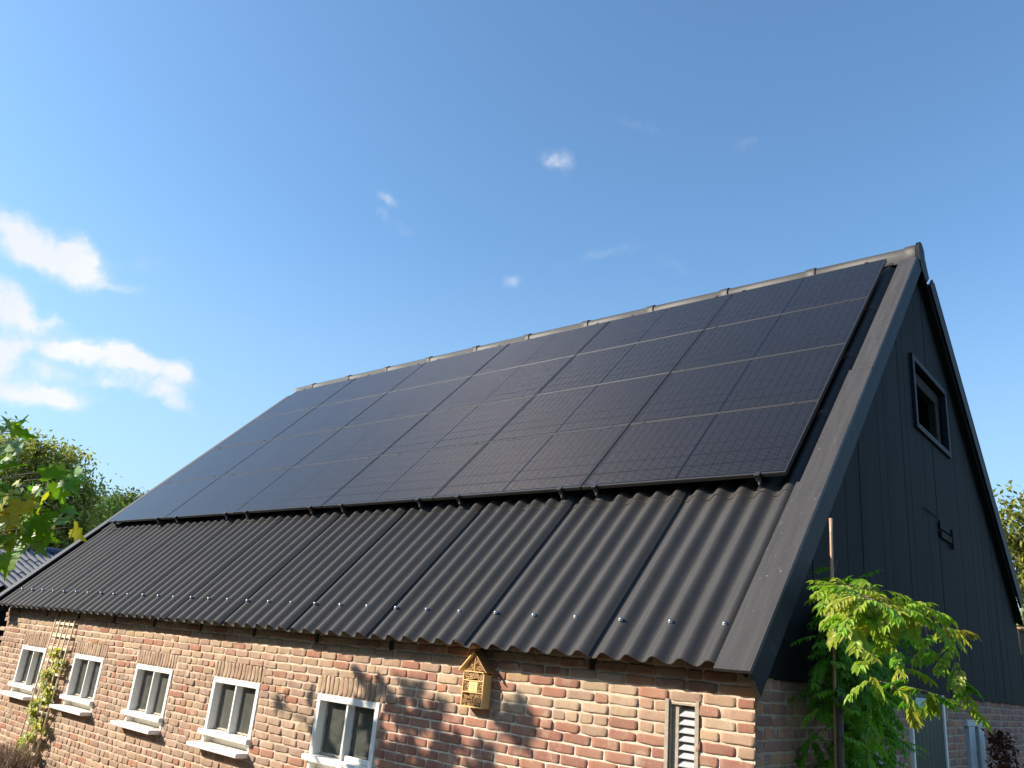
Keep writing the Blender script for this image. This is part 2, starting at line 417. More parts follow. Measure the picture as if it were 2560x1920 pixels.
def gable_wall():
    T = lambda a, z, d: (d, a, z); mb = MB(); z = -.062; row = 0
    G = [(.36, .17, .13), (.30, .14, .12), (.26, .14, .13), (.33, .15, .11), (.24, .12, .11), (.42, .19, .11)]
    while z > GZ:
        ch = .0665; z0, z1 = z-ch+.0105, z; z -= ch; y = U+.004
        while y < 9.6:
            L = .098 if (row % 2 == 0 or rng.random() < .15) else .205
            L *= rng.uniform(.94, 1.06); a0, a1 = y, y+L; y = a1+rng.uniform(.009, .014)
            for p, q in clip(a0, a1, z0, z1, GHOLES): brick_geo(mb, T, p, q, z0, z1, jit(random.choice(G)), rng.uniform(.002, .007), .9)
        row += 1
    mortar(mb, T, U, 9.6, GZ, -.03, GHOLES, .022, .005, lambda x, z: (.46, .36, .30))
    mb.box((-.16, U+.01, GZ), (-.13, 9.6, -.03), (.2, .15, .1), 1)
    return mb
P('brick_wall', gable_wall(), [M['brick'], M['mortar']])['label'] = 'shaded gable wall of dark red bricks'

# rafter ends under the eave
for i in range(12):
    x = -1.09-.965*i if i else -1.09
    mb = MB(); mb.box((x-.024, U-.011, -.108), (x+.024, U+.1, -.035), bev=.004)
    P('rafter_end', mb, M['beam'])

# ---- roof: corrugated sheets in rows, each its own sub-part
roof = empty('roof', (0, -U, -GZ), barn)
PITCH, XC, AMP, THK = .177, -.1682, .0260, .0065
JO = [.10]+[-.9655-1.062*k for k in range(10)]+[-11.12]
ROWS = [(0, 1.78, 0.0), (1.66, 2.82, .0072), (2.70, 3.86, .0072), (3.74, 4.90, .0072), (4.78, 6.16, .0072)]
def sheet(x0, x1, t0, t1, low, P_=roofp, seg=14, chip=True):
    mb = MB(); n = max(4, int((x1-x0)/PITCH*seg)); xs = np.linspace(x0, x1, n+1); ts = np.linspace(t0, t1, 5)
    def nn(x, t): return AMP*(math.cos(2*PI*(x-XC)/PITCH)-1)+.012*(x-x0)/(x1-x0)+low*(1-(t-t0)/(t1-t0))
    top = [P_(x, t+(mn.noise(Vector((x*9, t0, 0)))*.0025 if t == t0 else 0), nn(x, t)) for t in ts for x in xs]; m = n+1
    bot = [P_(x, t, nn(x, t)-THK) for t in ts for x in xs]
    f = [(j*m+i, j*m+i+1, (j+1)*m+i+1, (j+1)*m+i) for j in range(4) for i in range(n)]
    mb.add(top, f, None, 0, True); mb.add(bot, [q[::-1] for q in f], None, 0, True)
    e = []; 
    for t in (t0, t1): 
        v = [P_(x, t+(mn.noise(Vector((x*9, t0, 0)))*.0025 if t == t0 else 0), nn(x, t)) for x in xs]+[P_(x, t, nn(x, t)-THK) for x in xs]
        mb.add(v, [(i+m, i+m+1, i+1, i) for i in range(n)], None, 1)
    for x in (x0, x1):
        mb.add([P_(x, t0, nn(x, t0)), P_(x, t1, nn(x, t1)), P_(x, t1, nn(x, t1)-THK), P_(x, t0, nn(x, t0)-THK)], [(0, 1, 2, 3)])
    return mb
for r, (t0, t1, low) in enumerate(ROWS):
    for k in range(len(JO)-1):
        x1 = JO[k]-(.026 if k else 0); x0 = JO[k+1]-.10
        if k == len(JO)-2: x0 = JO[k+1]
        d = -.006 if (k % 2 and r == 0) else 0.0
        PS('roof_sheet', sheet(x0, x1, t0+d, t1, low), [M['sheet'], M['cut']], roof)
# rear slope
RY, RZ = 6.187*CT, 6.187*ST
def rearp(x, t, n): return (x, RY+t*math.cos(TH2)+n*math.sin(TH2), RZ-t*math.sin(TH2)+n*math.cos(TH2))
PS('rear_roof_sheeting', sheet(-11.12, .1, 0.02, 5.3, 0, rearp, 8), [M['sheet'], M['cut']], roof)
# bolts
def bolt_mesh():
    mb = MB(); v = []; rings = [(.017, 0), (.017, .003), (.011, .0045), (.0105, .010), (.007, .014)]
    for r, h in rings: v += [(r*math.cos(a*PI/5), r*math.sin(a*PI/5), h) for a in range(10)]
    v.append((0, 0, .0155)); f = [(k*10+i, k*10+(i+1) % 10, (k+1)*10+(i+1) % 10, (k+1)*10+i) for k in range(4) for i in range(10)]
    f += [(40+i, 40+(i+1) % 10, 50) for i in range(10)]; mb.add(v, f, None, 0, True); me = mb.mesh('roof_bolt'); me.materials.append(M['zinc']); return me
bm_ = bolt_mesh()
for i in range(31):
    o = bpy.data.objects.new('roof_bolt', bm_); C.objects.link(o); o.parent = roof
    o.location = roofp(XC-2*PITCH*i, .29+random.uniform(-.006, .006), .006); o.rotation_euler = (TH, 0, 0)
# ridge caps
def ridge_cap(x0, x1, collar=True):
    mb = MB()
    def prof(R, wing, e):
        cy, cz = RY, RZ-.01; pts = []
        for d in (wing,):   # front wing lower edge up to the roll
            pts.append((RY-d*CT-(.013+e)*ST, RZ-d*ST+(.013+e)*CT)); pts.append((RY-.11*CT-(.012+e)*ST, RZ-.11*ST+(.012+e)*CT))
        for k in range(13):
            a = PI*1.02-(PI*1.04)*k/12; pts.append((cy+R*math.cos(a), cz+.005+R*math.sin(a)))
        c2, s2 = math.cos(TH2), math.sin(TH2)
        pts.append((RY+.11*c2+(.012+e)*s2, RZ-.11*s2+(.012+e)*c2)); pts.append((RY+wing*c2+(.013+e)*s2, RZ-wing*s2+(.013+e)*c2)); return pts
    secs = [(x0, prof(.082, .27, 0)), (x1-.12, prof(.082, .27, 0)), (x1-.115, prof(.094, .275, .006)), (x1, prof(.096, .275, .008))]
    if not collar: secs = secs[:2]; secs[1] = (x1, secs[1][1])
    n = len(secs[0][1]); v = [(x, y, z) for x, p in secs for y, z in p]
    f = [(k*n+i, k*n+i+1, (k+1)*n+i+1, (k+1)*n+i) for k in range(len(secs)-1) for i in range(n-1)]
    mb.add(v, f, None, 0, True)
    yi = [(x1, y, z-.008) for y, z in secs[-1][1]]; ye = [(x1, y, z) for y, z in secs[-1][1]]
    mb.add(ye+yi, [(i, i+1, n+i+1, n+i) for i in range(n-1)])
    # corrugation cups pressed in the front wing
    for c in np.arange(math.ceil((x0-XC)/PITCH), math.floor((x1-XC)/PITCH)+1):
        cx = XC+c*PITCH; v = []; 
        for j, (tt, h) in enumerate([(.285, .016), (.24, .020), (.20, .012), (.17, -.002)]):
            for k in range(9):
                a = PI*k/8; v.append(roofp(cx+.055*math.cos(a)*(1-.12*j), 6.187-tt, .004+h*math.sin(a)+.006))
        mb.add(v, [(j*9+k, j*9+k+1, (j+1)*9+k+1, (j+1)*9+k) for j in range(3) for k in range(8)], None, 0, True)
    return mb
xr = .075; k = 0
RC = [.085, -1.004, -2.095, -3.16, -4.22, -5.29, -6.35, -7.41, -8.47, -9.53, -10.6, -11.15]
for a, b in zip(RC[1:], RC[:-1]): PS('ridge_cap', ridge_cap(a-.02, b), M['ridge'], roof)
mb = MB(); pol = [(RY+.112*math.cos(a), RZ+.0+.112*math.sin(a)) for a in np.linspace(-.25, PI+.2, 14)]+[(RY-.09, RZ-.14), (4.20, 4.27), (4.30, 4.20), (4.335, 4.14), (4.37, 4.20), (4.40, 4.16), (4.51, 4.252)]
mb.prism(pol[::-1], lambda a, b, d: (d, a, b), .094, .128)
PS('ridge_end_plate', mb, M['barge'], roof)

# ---- verge boards (cap) and barge boards
def verge(x0, x1, t0, t1, n0=.028, n1=.052): 
    mb = MB(); mb.box((x0, t0, n0), (x1, t1, n1), T=lambda x, t, n: roofp(x, t, n), bev=.002); return mb
P('verge_board', verge(-.088, .124, -.095, 1.690), M['verge']); P('verge_board', verge(-.066, .122, 1.692, 3.375, .026, .050), M['verge']); P('verge_board', verge(-.045, .124, 3.378, 5.92), M['verge'])
mb = MB(); mb.box((.096, -.085, -.135), (.120, 6.0, .027), T=lambda x, t, n: roofp(x, t, n), bev=.002); P('barge_board', mb, M['barge'])
mb = MB(); mb.box((.093, -.088, -.139), (.119, -.086, .024), T=roofp); P('end_grain', mb, M['moss'])
for x0, x1 in ((-11.17, -11.0),):
    mb = verge(x0, x1, -.10, 3.1); P('verge_board', mb, M['verge']); P('verge_board', verge(x0, x1, 3.103, 5.92), M['verge'])
    mb = MB(); mb.box((x0-.02, -.08, -.135), (x0+.004, 6.0, .027), T=roofp); P('barge_board', mb, M['barge'])
c2, s2 = math.cos(TH2), math.sin(TH2)
def rp2(x, t, n): return (x, 4.697+t*c2+n*s2, 4.327-t*s2+n*c2)
mb = MB(); mb.box((.098, 0.0, -.175), (.122, 2.78, 0), T=rp2, bev=.002); mb.box((.100, 2.783, -.18), (.124, 4.62, .004), T=rp2, bev=.002); P('barge_board', mb, M['barge'])
mb = MB(); mb.box((-.06, 0.05, .001), (.125, 4.60, .022), T=rp2, bev=.002); P('verge_board', mb, M['barge'])

# ---- gable planks
def top_at(y):
    near = y*math.tan(TH)-.075/CT
    far = 4.327-(y-4.697)*math.tan(TH2)-.06/c2
    return min(near, far)
def planks():
    mb = MB(); y = U-.14; i = 0
    while y < 9.6:
        w = rng.uniform(.15, .215); y1 = y+w-rng.choice([.0008, .0012, .003]); bc = rng.uniform(.72, 1.35); d = rng.choice([0, .0015, .003])+rng.uniform(0, .001)
        zb = -.066+rng.normal(0, .004)
        def tp(q):
            return top_at(q) if q < 8.25 else .55
        segs = [(zb, None)]
        ya, yb = y, y1
        if yb > GW[0] and ya < GW[1]:
            pieces = []
            if ya < GW[0]-.02: pieces.append((ya, GW[0], zb, None))
            if yb > GW[1]+.02: pieces.append((GW[1], yb, zb, None))
            m0, m1 = max(ya, GW[0]), min(yb, GW[1]); pieces += [(m0, m1, zb, GW[2]), (m0, m1, GW[3], None)]
        else: pieces = [(ya, yb, zb, None)]
        for p, q, z0, z1 in pieces:
            za, zc = (z1, z1) if z1 is not None else (tp(p), tp(q))
            if za <= z0+.02 and zc <= z0+.02: continue
            za = max(za, z0+.001); zc = max(zc, z0+.001)
            pol = [(p, z0), (q, z0), (q, zc)]
            if q > RY+.08 and p < RY+.08 and z1 is None: pol.append((RY+.08, top_at(RY+.08)))
            pol.append((p, za)); xs = (.003, .020+d)
            mb.prism(pol, lambda a, b, dd: (dd, a, b), xs[0], xs[1], (bc, bc, bc*rng.uniform(.95, 1.08)))
        y += w; i += 1
    return mb
P('plank_cladding', planks(), M['plank'])
mb = MB()
mb.prism([(.1, -.05), (GW[0]-.005, -.05), (GW[0]-.005, top_at(GW[0])), (.1, .0)], lambda a, b, d: (d, a, b), -.02, .002)
mb.prism([(GW[1]+.005, -.05), (9.6, -.05), (9.6, .5), (8.25, .5), (8.25, top_at(8.25)), (GW[1]+.005, top_at(GW[1]))], lambda a, b, d: (d, a, b), -.02, .002)
mb.box((-.02, GW[0]-.005, -.05), (.002, GW[1]+.005, GW[2])); mb.prism([(GW[0]-.005, GW[3]), (GW[1]+.005, GW[3]), (GW[1]+.005, top_at(GW[1])), (RY+.1, top_at(RY+.1)), (GW[0]-.005, top_at(GW[0]))], lambda a, b, d: (d, a, b), -.02, .002)
P('wall_boarding', mb, M['dark'])
# hatch
hatch = empty('hatch_window', (0, -U, -GZ), barn)
mb = MB(); g0, g1, h0, h1 = GW
mb.box((-.01, g0-.055, h0-.05), (.05, g0+.012, h1+.05), bev=.003); mb.box((-.01, g1-.012, h0-.05), (.05, g1+.05, h1+.05), bev=.003)
mb.box((-.01, g0+.012, h1-.008), (.047, g1-.012, h1+.05), bev=.003); mb.box((-.01, g0+.012, h0-.05), (.05, g1-.012, h0+.01), bev=.003)
PS('frame', mb, M['barge'], hatch)
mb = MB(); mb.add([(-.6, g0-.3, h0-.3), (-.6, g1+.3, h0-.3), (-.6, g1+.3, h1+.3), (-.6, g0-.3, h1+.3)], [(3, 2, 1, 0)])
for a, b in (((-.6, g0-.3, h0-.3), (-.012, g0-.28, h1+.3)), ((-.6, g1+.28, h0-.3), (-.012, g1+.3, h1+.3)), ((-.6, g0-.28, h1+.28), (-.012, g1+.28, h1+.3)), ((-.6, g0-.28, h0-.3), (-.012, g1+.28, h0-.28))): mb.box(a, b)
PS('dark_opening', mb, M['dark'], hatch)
mb = MB(); mb.box((-.10, g0, h1-.16), (-.02, g1, h1-.03), bev=.005); mb.box((-.09, g1-.22, h0), (-.015, g1-.06, h1-.17), bev=.005)
PS('beam', mb, simple('shade_toned_beam', (.014, .010, .008), .9, .4, 30, .4), hatch)  # beam colour darkened to stand in for the shade inside the hatch
# latch with cover board
mb = MB(); mb.box((.03, 4.52, 1.43), (.047, 4.98, 1.50), bev=.002); mb.box((.03, 4.94, 1.38), (.055, 4.99, 1.58), bev=.002); mb.box((.03, 3.98, 1.62), (.036, 4.5, 1.63)); mb.box((.028, 4.52, 1.52), (.04, 4.93, 1.60), bev=.002)
P('latch', mb, M['plank'])

# ---- front windows
def window(wx, i):
    w = empty('window', (0, -U, -GZ), barn); x0, x1 = wx, wx+WW; yf = U-.012; f = .050
    mb = MB(); B = lambda a, b, e=.003: mb.box(a, b, bev=e)
    B((x0, yf, ZB), (x0+f, U+.10, ZT)); B((x1-f, yf, ZB), (x1, U+.10, ZT)); B((x0+f, yf+.001, ZT-.052), (x1-f, U+.10, ZT-.001))
    PS('frame', mb, M['white'], w)
    mb = MB(); xm = (x0+x1)/2; mb.box((xm-.012, yf+.012, ZB), (xm+.012, U+.10, ZT-.053), bev=.002)
    mb.box((xm-.022, U+.055, ZB), (xm+.022, U+.099, ZT-.053)); PS('glazing_bar', mb, M['white'], w)
    for a, b in ((x0+f, xm-.012), (xm+.012, x1-f)):
        mb = MB(); mb.box((a, U+.068, ZB), (b, U+.072, ZT-.053)); g = PS('pane', mb, M['glass'], w)
        mb = MB(); zz = ZB
        v = []; n = 14                             # crumbly putty line
        mb.tube([(a+.012+random.uniform(-.003, .003), U+.066, ZB+.01+(ZT-.06-ZB)*k/n) for k in range(n+1)], .006, 5)
        mb.tube([(a+(b-a)*k/n, U+.066, ZB+.012+random.uniform(-.004, .004)) for k in range(n+1)], .009, 5)
        PS('putty', mb, M['offwhite'], w)
    mb = MB(); mb.box((x0-.035, U-.055, ZB-.048), (x1+.012, U+.09, ZB-.001), bev=.006); PS('sill', mb, M['sillw'], w)
    mb = MB(); mb.box((x0+.002, U-.008, ZB-.115), (x0+.03, U+.09, ZB-.049)); mb.box((x1-.03, U-.008, ZB-.115), (x1-.002, U+.09, ZB-.049))
    mb.box((x0+.031, U+.07, ZB-.115), (x1-.031, U+.09, ZB-.049)); PS('riser', mb, M['offwhite'] if 0 else M['sillw'], w)
    mb = MB(); mb.box((x0-.055, U-.135, ZB-.155), (x1+.01, U+.06, ZB-.116), bev=.006); PS('lower_sill', mb, M['sillw'], w)
    if i == 4:
        mb = MB(); mb.box((xm+.02, U+.02, ZB+.001), (x1-f-.02, U+.045, ZB+.04), bev=.004); PS('wooden_bar', mb, M['sillw'], w)
for i, wx in enumerate(WX): window(wx, i)
# blinds/boards seen behind two panes
# ---- louvre vent
v_ = empty('louvre_vent', (0, -U, -GZ), barn)
mb = MB(); mb.box((-.53, U, -1.05), (-.522, U+.09, -.243)); mb.box((-.363, U-.004, -1.05), (-.355, U+.09, -.243)); mb.box((-.522, U+.002, -.252), (-.363, U+.09, -.243)); mb.box((-.522, U+.085, -1.05), (-.363, U+.09, -.252))
mb.box((-.555, U-.011, -1.05), (-.531, U-.004, -.225)); mb.box((-.354, U-.011, -1.05), (-.335, U-.004, -.225))
PS('surround', mb, M['cement'], v_)
for k in range(17):
    z = -.285-.045*k; mb = MB()
    mb.add([(-.478, U+.022, z-.024), (-.364, U+.022, z-.024), (-.364, U+.062, z+.018), (-.478, U+.062, z+.018), (-.478, U+.022, z-.030), (-.364, U+.022, z-.030), (-.364, U+.066, z+.012), (-.478, U+.066, z+.012)],
           [(0, 1, 2, 3), (7, 6, 5, 4), (0, 4, 5, 1), (2, 6, 7, 3), (0, 3, 7, 4), (1, 5, 6, 2)])
    PS('louvre', mb, M['louvre'], v_)
mb = MB(); mb.box((-.521, U+.02, -1.05), (-.479, U+.08, -.253)); PS('side_trim', mb, M['cement'], v_)

# ---- gable door and gable windows
d_ = empty('door', (0, -U, -GZ), barn)
mb = MB(); y = 3.19
while y < 4.12: mb.box((-.01, y, GZ+.02), (.02+.003*((int(y*100)) % 2), min(y+.116, 4.125), -.055), bev=.002); y += .12
PS('door_leaf', mb, M['door'], d_)
mb = MB(); mb.box((-.02, 3.14, GZ), (.03, 3.185, -.05)); mb.box((-.02, 4.13, GZ), (.035, 4.18, -.05)); PS('door_frame', mb, M['white'], d_)
mb = MB(); mb.box((.021, 3.25, -.17), (.035, 3.7, -.09), bev=.002); PS('sign_plate', mb, simple('pale_blue_plate', (.25, .42, .45), .4, .1), d_)
def gwin(y0, y1, z0, z1, st):
    w = empty('window', (0, -U, -GZ), barn); mb = MB()
    mb.box((-.03, y0, z1-.06), (.035, y1, z1), bev=.003); mb.box((-.03, y0+.06, z0), (.03, y0+.06+st, z1-.061), bev=.003); mb.box((-.03, y1-st-.02, z0), (.032, y1-.02, z1-.061), bev=.003)
    PS('frame', mb, simple('grey_white_paint', (.5, .5, .5), .6, .1), w)
    mb = MB(); mb.box((-.04, y0+.0, z0), (-.034, y1, z1)); PS('pane', mb, M['glass'], w)
gwin(5.0, 5.71, -1.3, -.25, .24); gwin(1.63, 2.36, -1.0, -.225, .16)

# ------------------------------------------------------------------ solar panels
PW, PH, XP, TP, NP = 1.7683, 1.0392, -.1561, 1.7266, .120
PWm, PHm = 1.754, 1.0305; FT = .035
def panel_meshes():
    fm = MB(); e = .011
    # frame ring, local coords: x right, y up slope, z normal; origin at lower right top corner
    T = None
    for a, b in (((-PWm, 0, -FT), (0, e, 0)), ((-PWm, PHm-e, -FT), (0, PHm, 0)), ((-PWm, e, -FT), (-PWm+e, PHm-e, 0)), ((-e, e, -FT), (0, PHm-e, 0))): fm.box(a, b, bev=.0012)
    for z in (-.009, -.0185, -.027): fm.box((-PWm+.002, -.0022, z-.0022), (-.002, .001, z+.0015))     # ribs on the frame's lower side
    f = fm.mesh('frame'); f.materials.append(M['frame'])
    g = bpy.data.meshes.new('cell_glass'); z = -.0022
    g.from_pydata([(-PWm+e, e, z), (-e, e, z), (-e, PHm-e, z), (-PWm+e, PHm-e, z), (-PWm+e, e, z-.006), (-e, e, z-.006), (-e, PHm-e, z-.006), (-PWm+e, PHm-e, z-.006)], [], [(0, 1, 2, 3), (7, 6, 5, 4)])
    uv = g.uv_layers.new(name='UVMap'); co = [(0, 0), (PWm-2*e, 0), (PWm-2*e, PHm-2*e), (0, PHm-2*e)]
    for i, q in enumerate(co+co): uv.data[i].uv = q
    g.materials.append(M['cells']); 
    cm = MB(); cm.box((-.02, -.018, -.004), (.02, .014, .005), bev=.0015); cm.box((-.006, -.008, .005), (.006, .004, .0075))
    c = cm.mesh('clamp'); c.materials.append(M['clamp'])
    bm = MB(); bm.box((-.019, -.024, -.055), (.019, -.0035, .004), bev=.002); bm.box((-.021, -.03, .0035), (.021, .016, .007), bev=.001); bm.box((-.012, -.028, -.115), (.012, .01, -.055), bev=.002); bm.box((-.03, -.04, -.122), (.03, .02, -.112), bev=.002)
    bm.tube([(0, -.035, -.075), (0, .012, -.075)], .009, 8)
    b = bm.mesh('bracket'); b.materials.append(M['clamp'])
    return f, g, c, b
pf, pg, pc, pb = panel_meshes()
ORD = ['first', 'second', 'third', 'fourth', 'fifth', 'sixth']; RN = ['bottom', 'second-lowest', 'third-lowest', 'top']
proto = None
clampx = [(-.205, -1.62), (-.21, -1.42), (-.2, -1.41), (-.2, -1.50), (-.2, -1.45), (-.2, -1.52)]
def mkpanel():
    r = empty('solar_panel'); 
    for n, me in (('frame', pf), ('cell_glass', pg)): o = bpy.data.objects.new(n, me); C.objects.link(o); o.parent = r
    return r
for j in range(4):
    for i in range(6):
        if proto is None: r = proto = mkpanel()
        else:
            r = proto.copy(); C.objects.link(r)
            for ch in [c for c in proto.children if not c.name.startswith(('clamp', 'bracket'))]: 
                c = ch.copy(); C.objects.link(c); c.parent = r
        r.location = roofp(XP-i*PW, TP+j*PH, NP+random.uniform(-.0012, .0012)); r.rotation_euler = (TH+random.uniform(-.0012, .0012), random.uniform(-.0012, .0012), 0)
        pos = 'at the gable end' if i == 0 else ('at the far left end' if i == 5 else ORD[i]+' from the gable end')
        tag(r, f'black solar panel in the {RN[j]} row, {pos}', 'solar panel', 'solar panels in four rows on the barn roof')
        for cx in clampx[i]:
            o = bpy.data.objects.new('bracket' if j == 0 else 'clamp', pb if j == 0 else pc); C.objects.link(o); o.parent = r; o.location = (cx, 0, 0)
            if j == 3:
                o2 = bpy.data.objects.new('clamp', pc); C.objects.link(o2); o2.parent = r; o2.location = (cx, PHm+.004, 0)

# ------------------------------------------------------------------ insect hotel
BX, BY, BZ = -2.032, U-.010, -.432
h = empty('insect_hotel', (BX, BY, BZ)); tag(h, 'pine insect hotel with pitched roof and bamboo tubes hanging on the sunny brick wall', 'insect hotel')
hw, hd, hh = .100, .085, .235; q = .009
def B2(name, boxes, m, parent=h, T=None):
    mb = MB(); [mb.box(a, b, T=T, bev=.0012) for a, b in boxes]; return mb.build(name, m, parent)
B2('side_panel', [((-hw, -hd, 0), (-hw+q, 0, hh-.012))], M['pine']); B2('side_panel', [((hw-q, -hd, 0), (hw, 0, hh-.012))], M['pine'])
B2('base_board', [((-hw+q, -hd, 0), (hw-q, 0, q))], M['pine']); B2('back_panel', [((-hw+q, -.006, q), (hw-q, 0, hh))], M['bambooh'])
for z in (.095, .172, .232): B2('shelf', [((-hw+q, -hd, z), (hw-q, -.006, z+.007))], M['pine'])
B2('divider', [((-.003, -hd+.002, .239), (.003, -.006, .345))], M['pine'])
AP = .365; EZ = .232; dx = hw+.03
for s in (-1, 1):
    L = math.hypot(dx, AP-EZ); an = math.atan2(AP-EZ, dx)
    def T(x, y, z, s=s, an=an): return (s*(dx-(x*math.cos(an))-z*math.sin(an)*-1) if 0 else s*(dx-x*math.cos(an)+z*math.sin(an)), y, EZ+x*math.sin(an)+z*math.cos(an))
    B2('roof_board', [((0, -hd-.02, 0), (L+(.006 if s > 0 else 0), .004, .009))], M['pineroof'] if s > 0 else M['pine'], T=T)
B2('door_panel', [((-.042, -hd+.004, .103), (.042, -.01, .170))], M['pine'])
B2('entry_slot', [((-.011, -hd+.0034, .120), (-.007, -hd+.006, .152)), ((.007, -hd+.0034, .120), (.011, -hd+.006, .152))], M['dark'])
mb = MB(); mb.add([(-hw+q, -.03, EZ), (hw-q, -.03, EZ), (0, -.03, AP-.01)], [(0, 1, 2)]); mb.add([(-hw+q, -.006, EZ), (hw-q, -.006, EZ), (0, -.006, AP-.01)], [(0, 1, 2)]); mb.build('gable_back', M['bambooh'], h)
def tube_mesh():
    mb = MB(); n = 10; v = []
    for r, y in ((1, .0), (.66, .0), (.62, 2.5), (1, 3.0)): v += [(r*math.cos(2*PI*k/n), y, r*math.sin(2*PI*k/n)) for k in range(n)]
    f = [(k, (k+1) % n, n+(k+1) % n, n+k) for k in range(n)]; mb.add(v, f)
    f2 = [(n+k, n+(k+1) % n, 2*n+(k+1) % n, 2*n+k) for k in range(n)]+[tuple(2*n+k for k in range(n))]
    mb.add(v, f2, None, 1); mb.add(v, [((k+1) % n, k, 3*n+k, 3*n+(k+1) % n) for k in range(n)], None, 0, True)
    me = mb.mesh('bamboo_tube'); me.materials.append(M['bamboo']); me.materials.append(M['bambooh']); return me
tm = tube_mesh(); cnt = 0
def pack(x0, x1, z0, z1, rmin, rmax, n, cond=None):
    global cnt
    done = []
    for _ in range(900):
        if len(done) >= n: break
        r = random.uniform(rmin, rmax); x = random.uniform(x0+r, x1-r); z = random.uniform(z0+r, z1-r)
        if cond and not cond(x, z, r): continue
        if all((x-a)**2+(z-b)**2 > (r+c)**2*.92 for a, b, c in done):
            done.append((x, z, r)); o = bpy.data.objects.new('bamboo_tube', tm); C.objects.link(o); o.parent = h
            o.location = (x, -hd+random.uniform(.003, .012), z); o.scale = (r, .018, r)
pack(-hw+q, hw-q, q, .095, .006, .0105, 34); pack(-hw+q, hw-q, .179, .232, .008, .0115, 20)
pack(-hw+q, -.042, .102, .172, .006, .010, 11); pack(.042, hw-q, .102, .172, .006, .010, 11)
pack(-hw+q, hw-q, .239, AP-.01, .0055, .0105, 22, lambda x, z, r: z+r < EZ+(AP-EZ)*(1-(abs(x)+r)/dx)-.008 and abs(x) > r+.003)

# ------------------------------------------------------------------ trellis + vine
tr = empty('trellis', (-9.1, U-.06, GZ)); tag(tr, 'pale wooden trellis ladder leaning on the wall beside the leftmost window', 'trellis')
TX0, TX1 = -9.385, -8.815
def tw(x, z, d=0): 
    s = (z+.07)/(GZ+.07); return (x, U-.035-.075*s-d, z)
mb = None
for k in range(5):
    x = TX0+(TX1-TX0)*k/4; mb = MB(); a = Vector(tw(x-.01*(k-2)*0, -.07)); b = Vector(tw(x, GZ))
    mb.tube([a-tr.location, b-tr.location], .0085, 6); mb.build('upright', M['lath'], tr)
z = -.18
while z > GZ+.1:
    mb = MB(); o = Vector(tw(0, z, -.012))-tr.location
    mb.box((TX0-.01-tr.location.x, o.y-.008, z-GZ-.016), (TX1+.01-tr.location.x, o.y+.004, z-GZ+.016), bev=.001); mb.build('rung', M['lath'], tr); z -= .148

def leaflet(mb, base, d, nrm, L, W, col, fold=.25):
    d = d.normalized(); s = d.cross(nrm)
    if s.length < 1e-3: s = d.cross(Vector((0, 0, 1)))
    s.normalize(); n = s.cross(d)
    pts = [base, base+d*L*.3+s*W*.5+n*W*fold, base+d*L*.65+s*W*.42+n*W*fold*.8, base+d*L-n*L*.08, base+d*L*.65-s*W*.42+n*W*fold*.8, base+d*L*.3-s*W*.5+n*W*fold, base+d*L*.5]
    mb.add(pts, [(0, 1, 6), (1, 2, 6), (2, 3, 6), (3, 4, 6), (4, 5, 6), (5, 0, 6)], col)
def rv(s=1.0): return Vector((random.gauss(0, s), random.gauss(0, s), random.gauss(0, s)))

vine = empty('climbing_vine', (-9.0, U-.09, GZ)); tag(vine, 'yellow-green vine climbing up the pale trellis', 'climbing plant')
sm = MB(); lm = MB(); ps = []
for k in range(26):
    z = GZ+.02+(1.32)*k/25; ps.append(Vector(tw(-9.06+.17*math.sin(k*.9)+.05*math.sin(k*2.3)+ (k/25)*.05, z, .01))-vine.location)
sm.tube(ps, .006, 5); sm.build('stem', M['bark'], vine)
YG = [(.5, .48, .04), (.56, .5, .04), (.4, .42, .04), (.3, .34, .05), (.6, .54, .05)]
for p in ps:
    for _ in range(9):
        if random.random() < .12: continue
        b = p+Vector((random.gauss(0, .045), random.gauss(-.015, .03), random.gauss(0, .03)))
        c = random.choice(YG)
        for a in range(5):
            ang = PI*(a/4)-PI/2; d = Vector((math.sin(ang), -.35, -.5-.5*math.cos(ang)))+rv(.15)
            leaflet(lm, b, d, Vector((0, -1, .4))+rv(.3), random.uniform(.045, .075), .026, c, .12)
lm.build('foliage', M['leaf'], vine)

# ------------------------------------------------------------------ dry twig shrub
TB = at(30, 1900, 1, -.12); tw_ = empty('twiggy_shrub', (TB.x, -.12, GZ)); tag(tw_, 'bare brown twiggy shrub at the foot of the trellis', 'shrub')
mb = MB()
for k in range(700):
    b = Vector((random.uniform(-.45, .32), random.uniform(-.15, .15), 0)); p = [b]; d = Vector((random.gauss(0, .35), random.gauss(0, .3), 1)).normalized(); hgt = random.uniform(.4, 1.0)*(TB.z+.26-GZ)*math.exp(-(b.x/.6)**2)
    for s in range(4): d = (d+rv(.16)).normalized(); p.append(p[-1]+d*hgt/4)
    c = random.choice([(.2, .13, .08), (.28, .19, .12), (.14, .09, .06), (.34, .25, .17)])
    mb.tube(p, [.004, .0032, .0026, .002, .0012], 3, c, cap=False)
t = NT('dry_twigs'); mt = t.bsdf(t.attr(), .85); mb.build('twigs', mt, tw_)

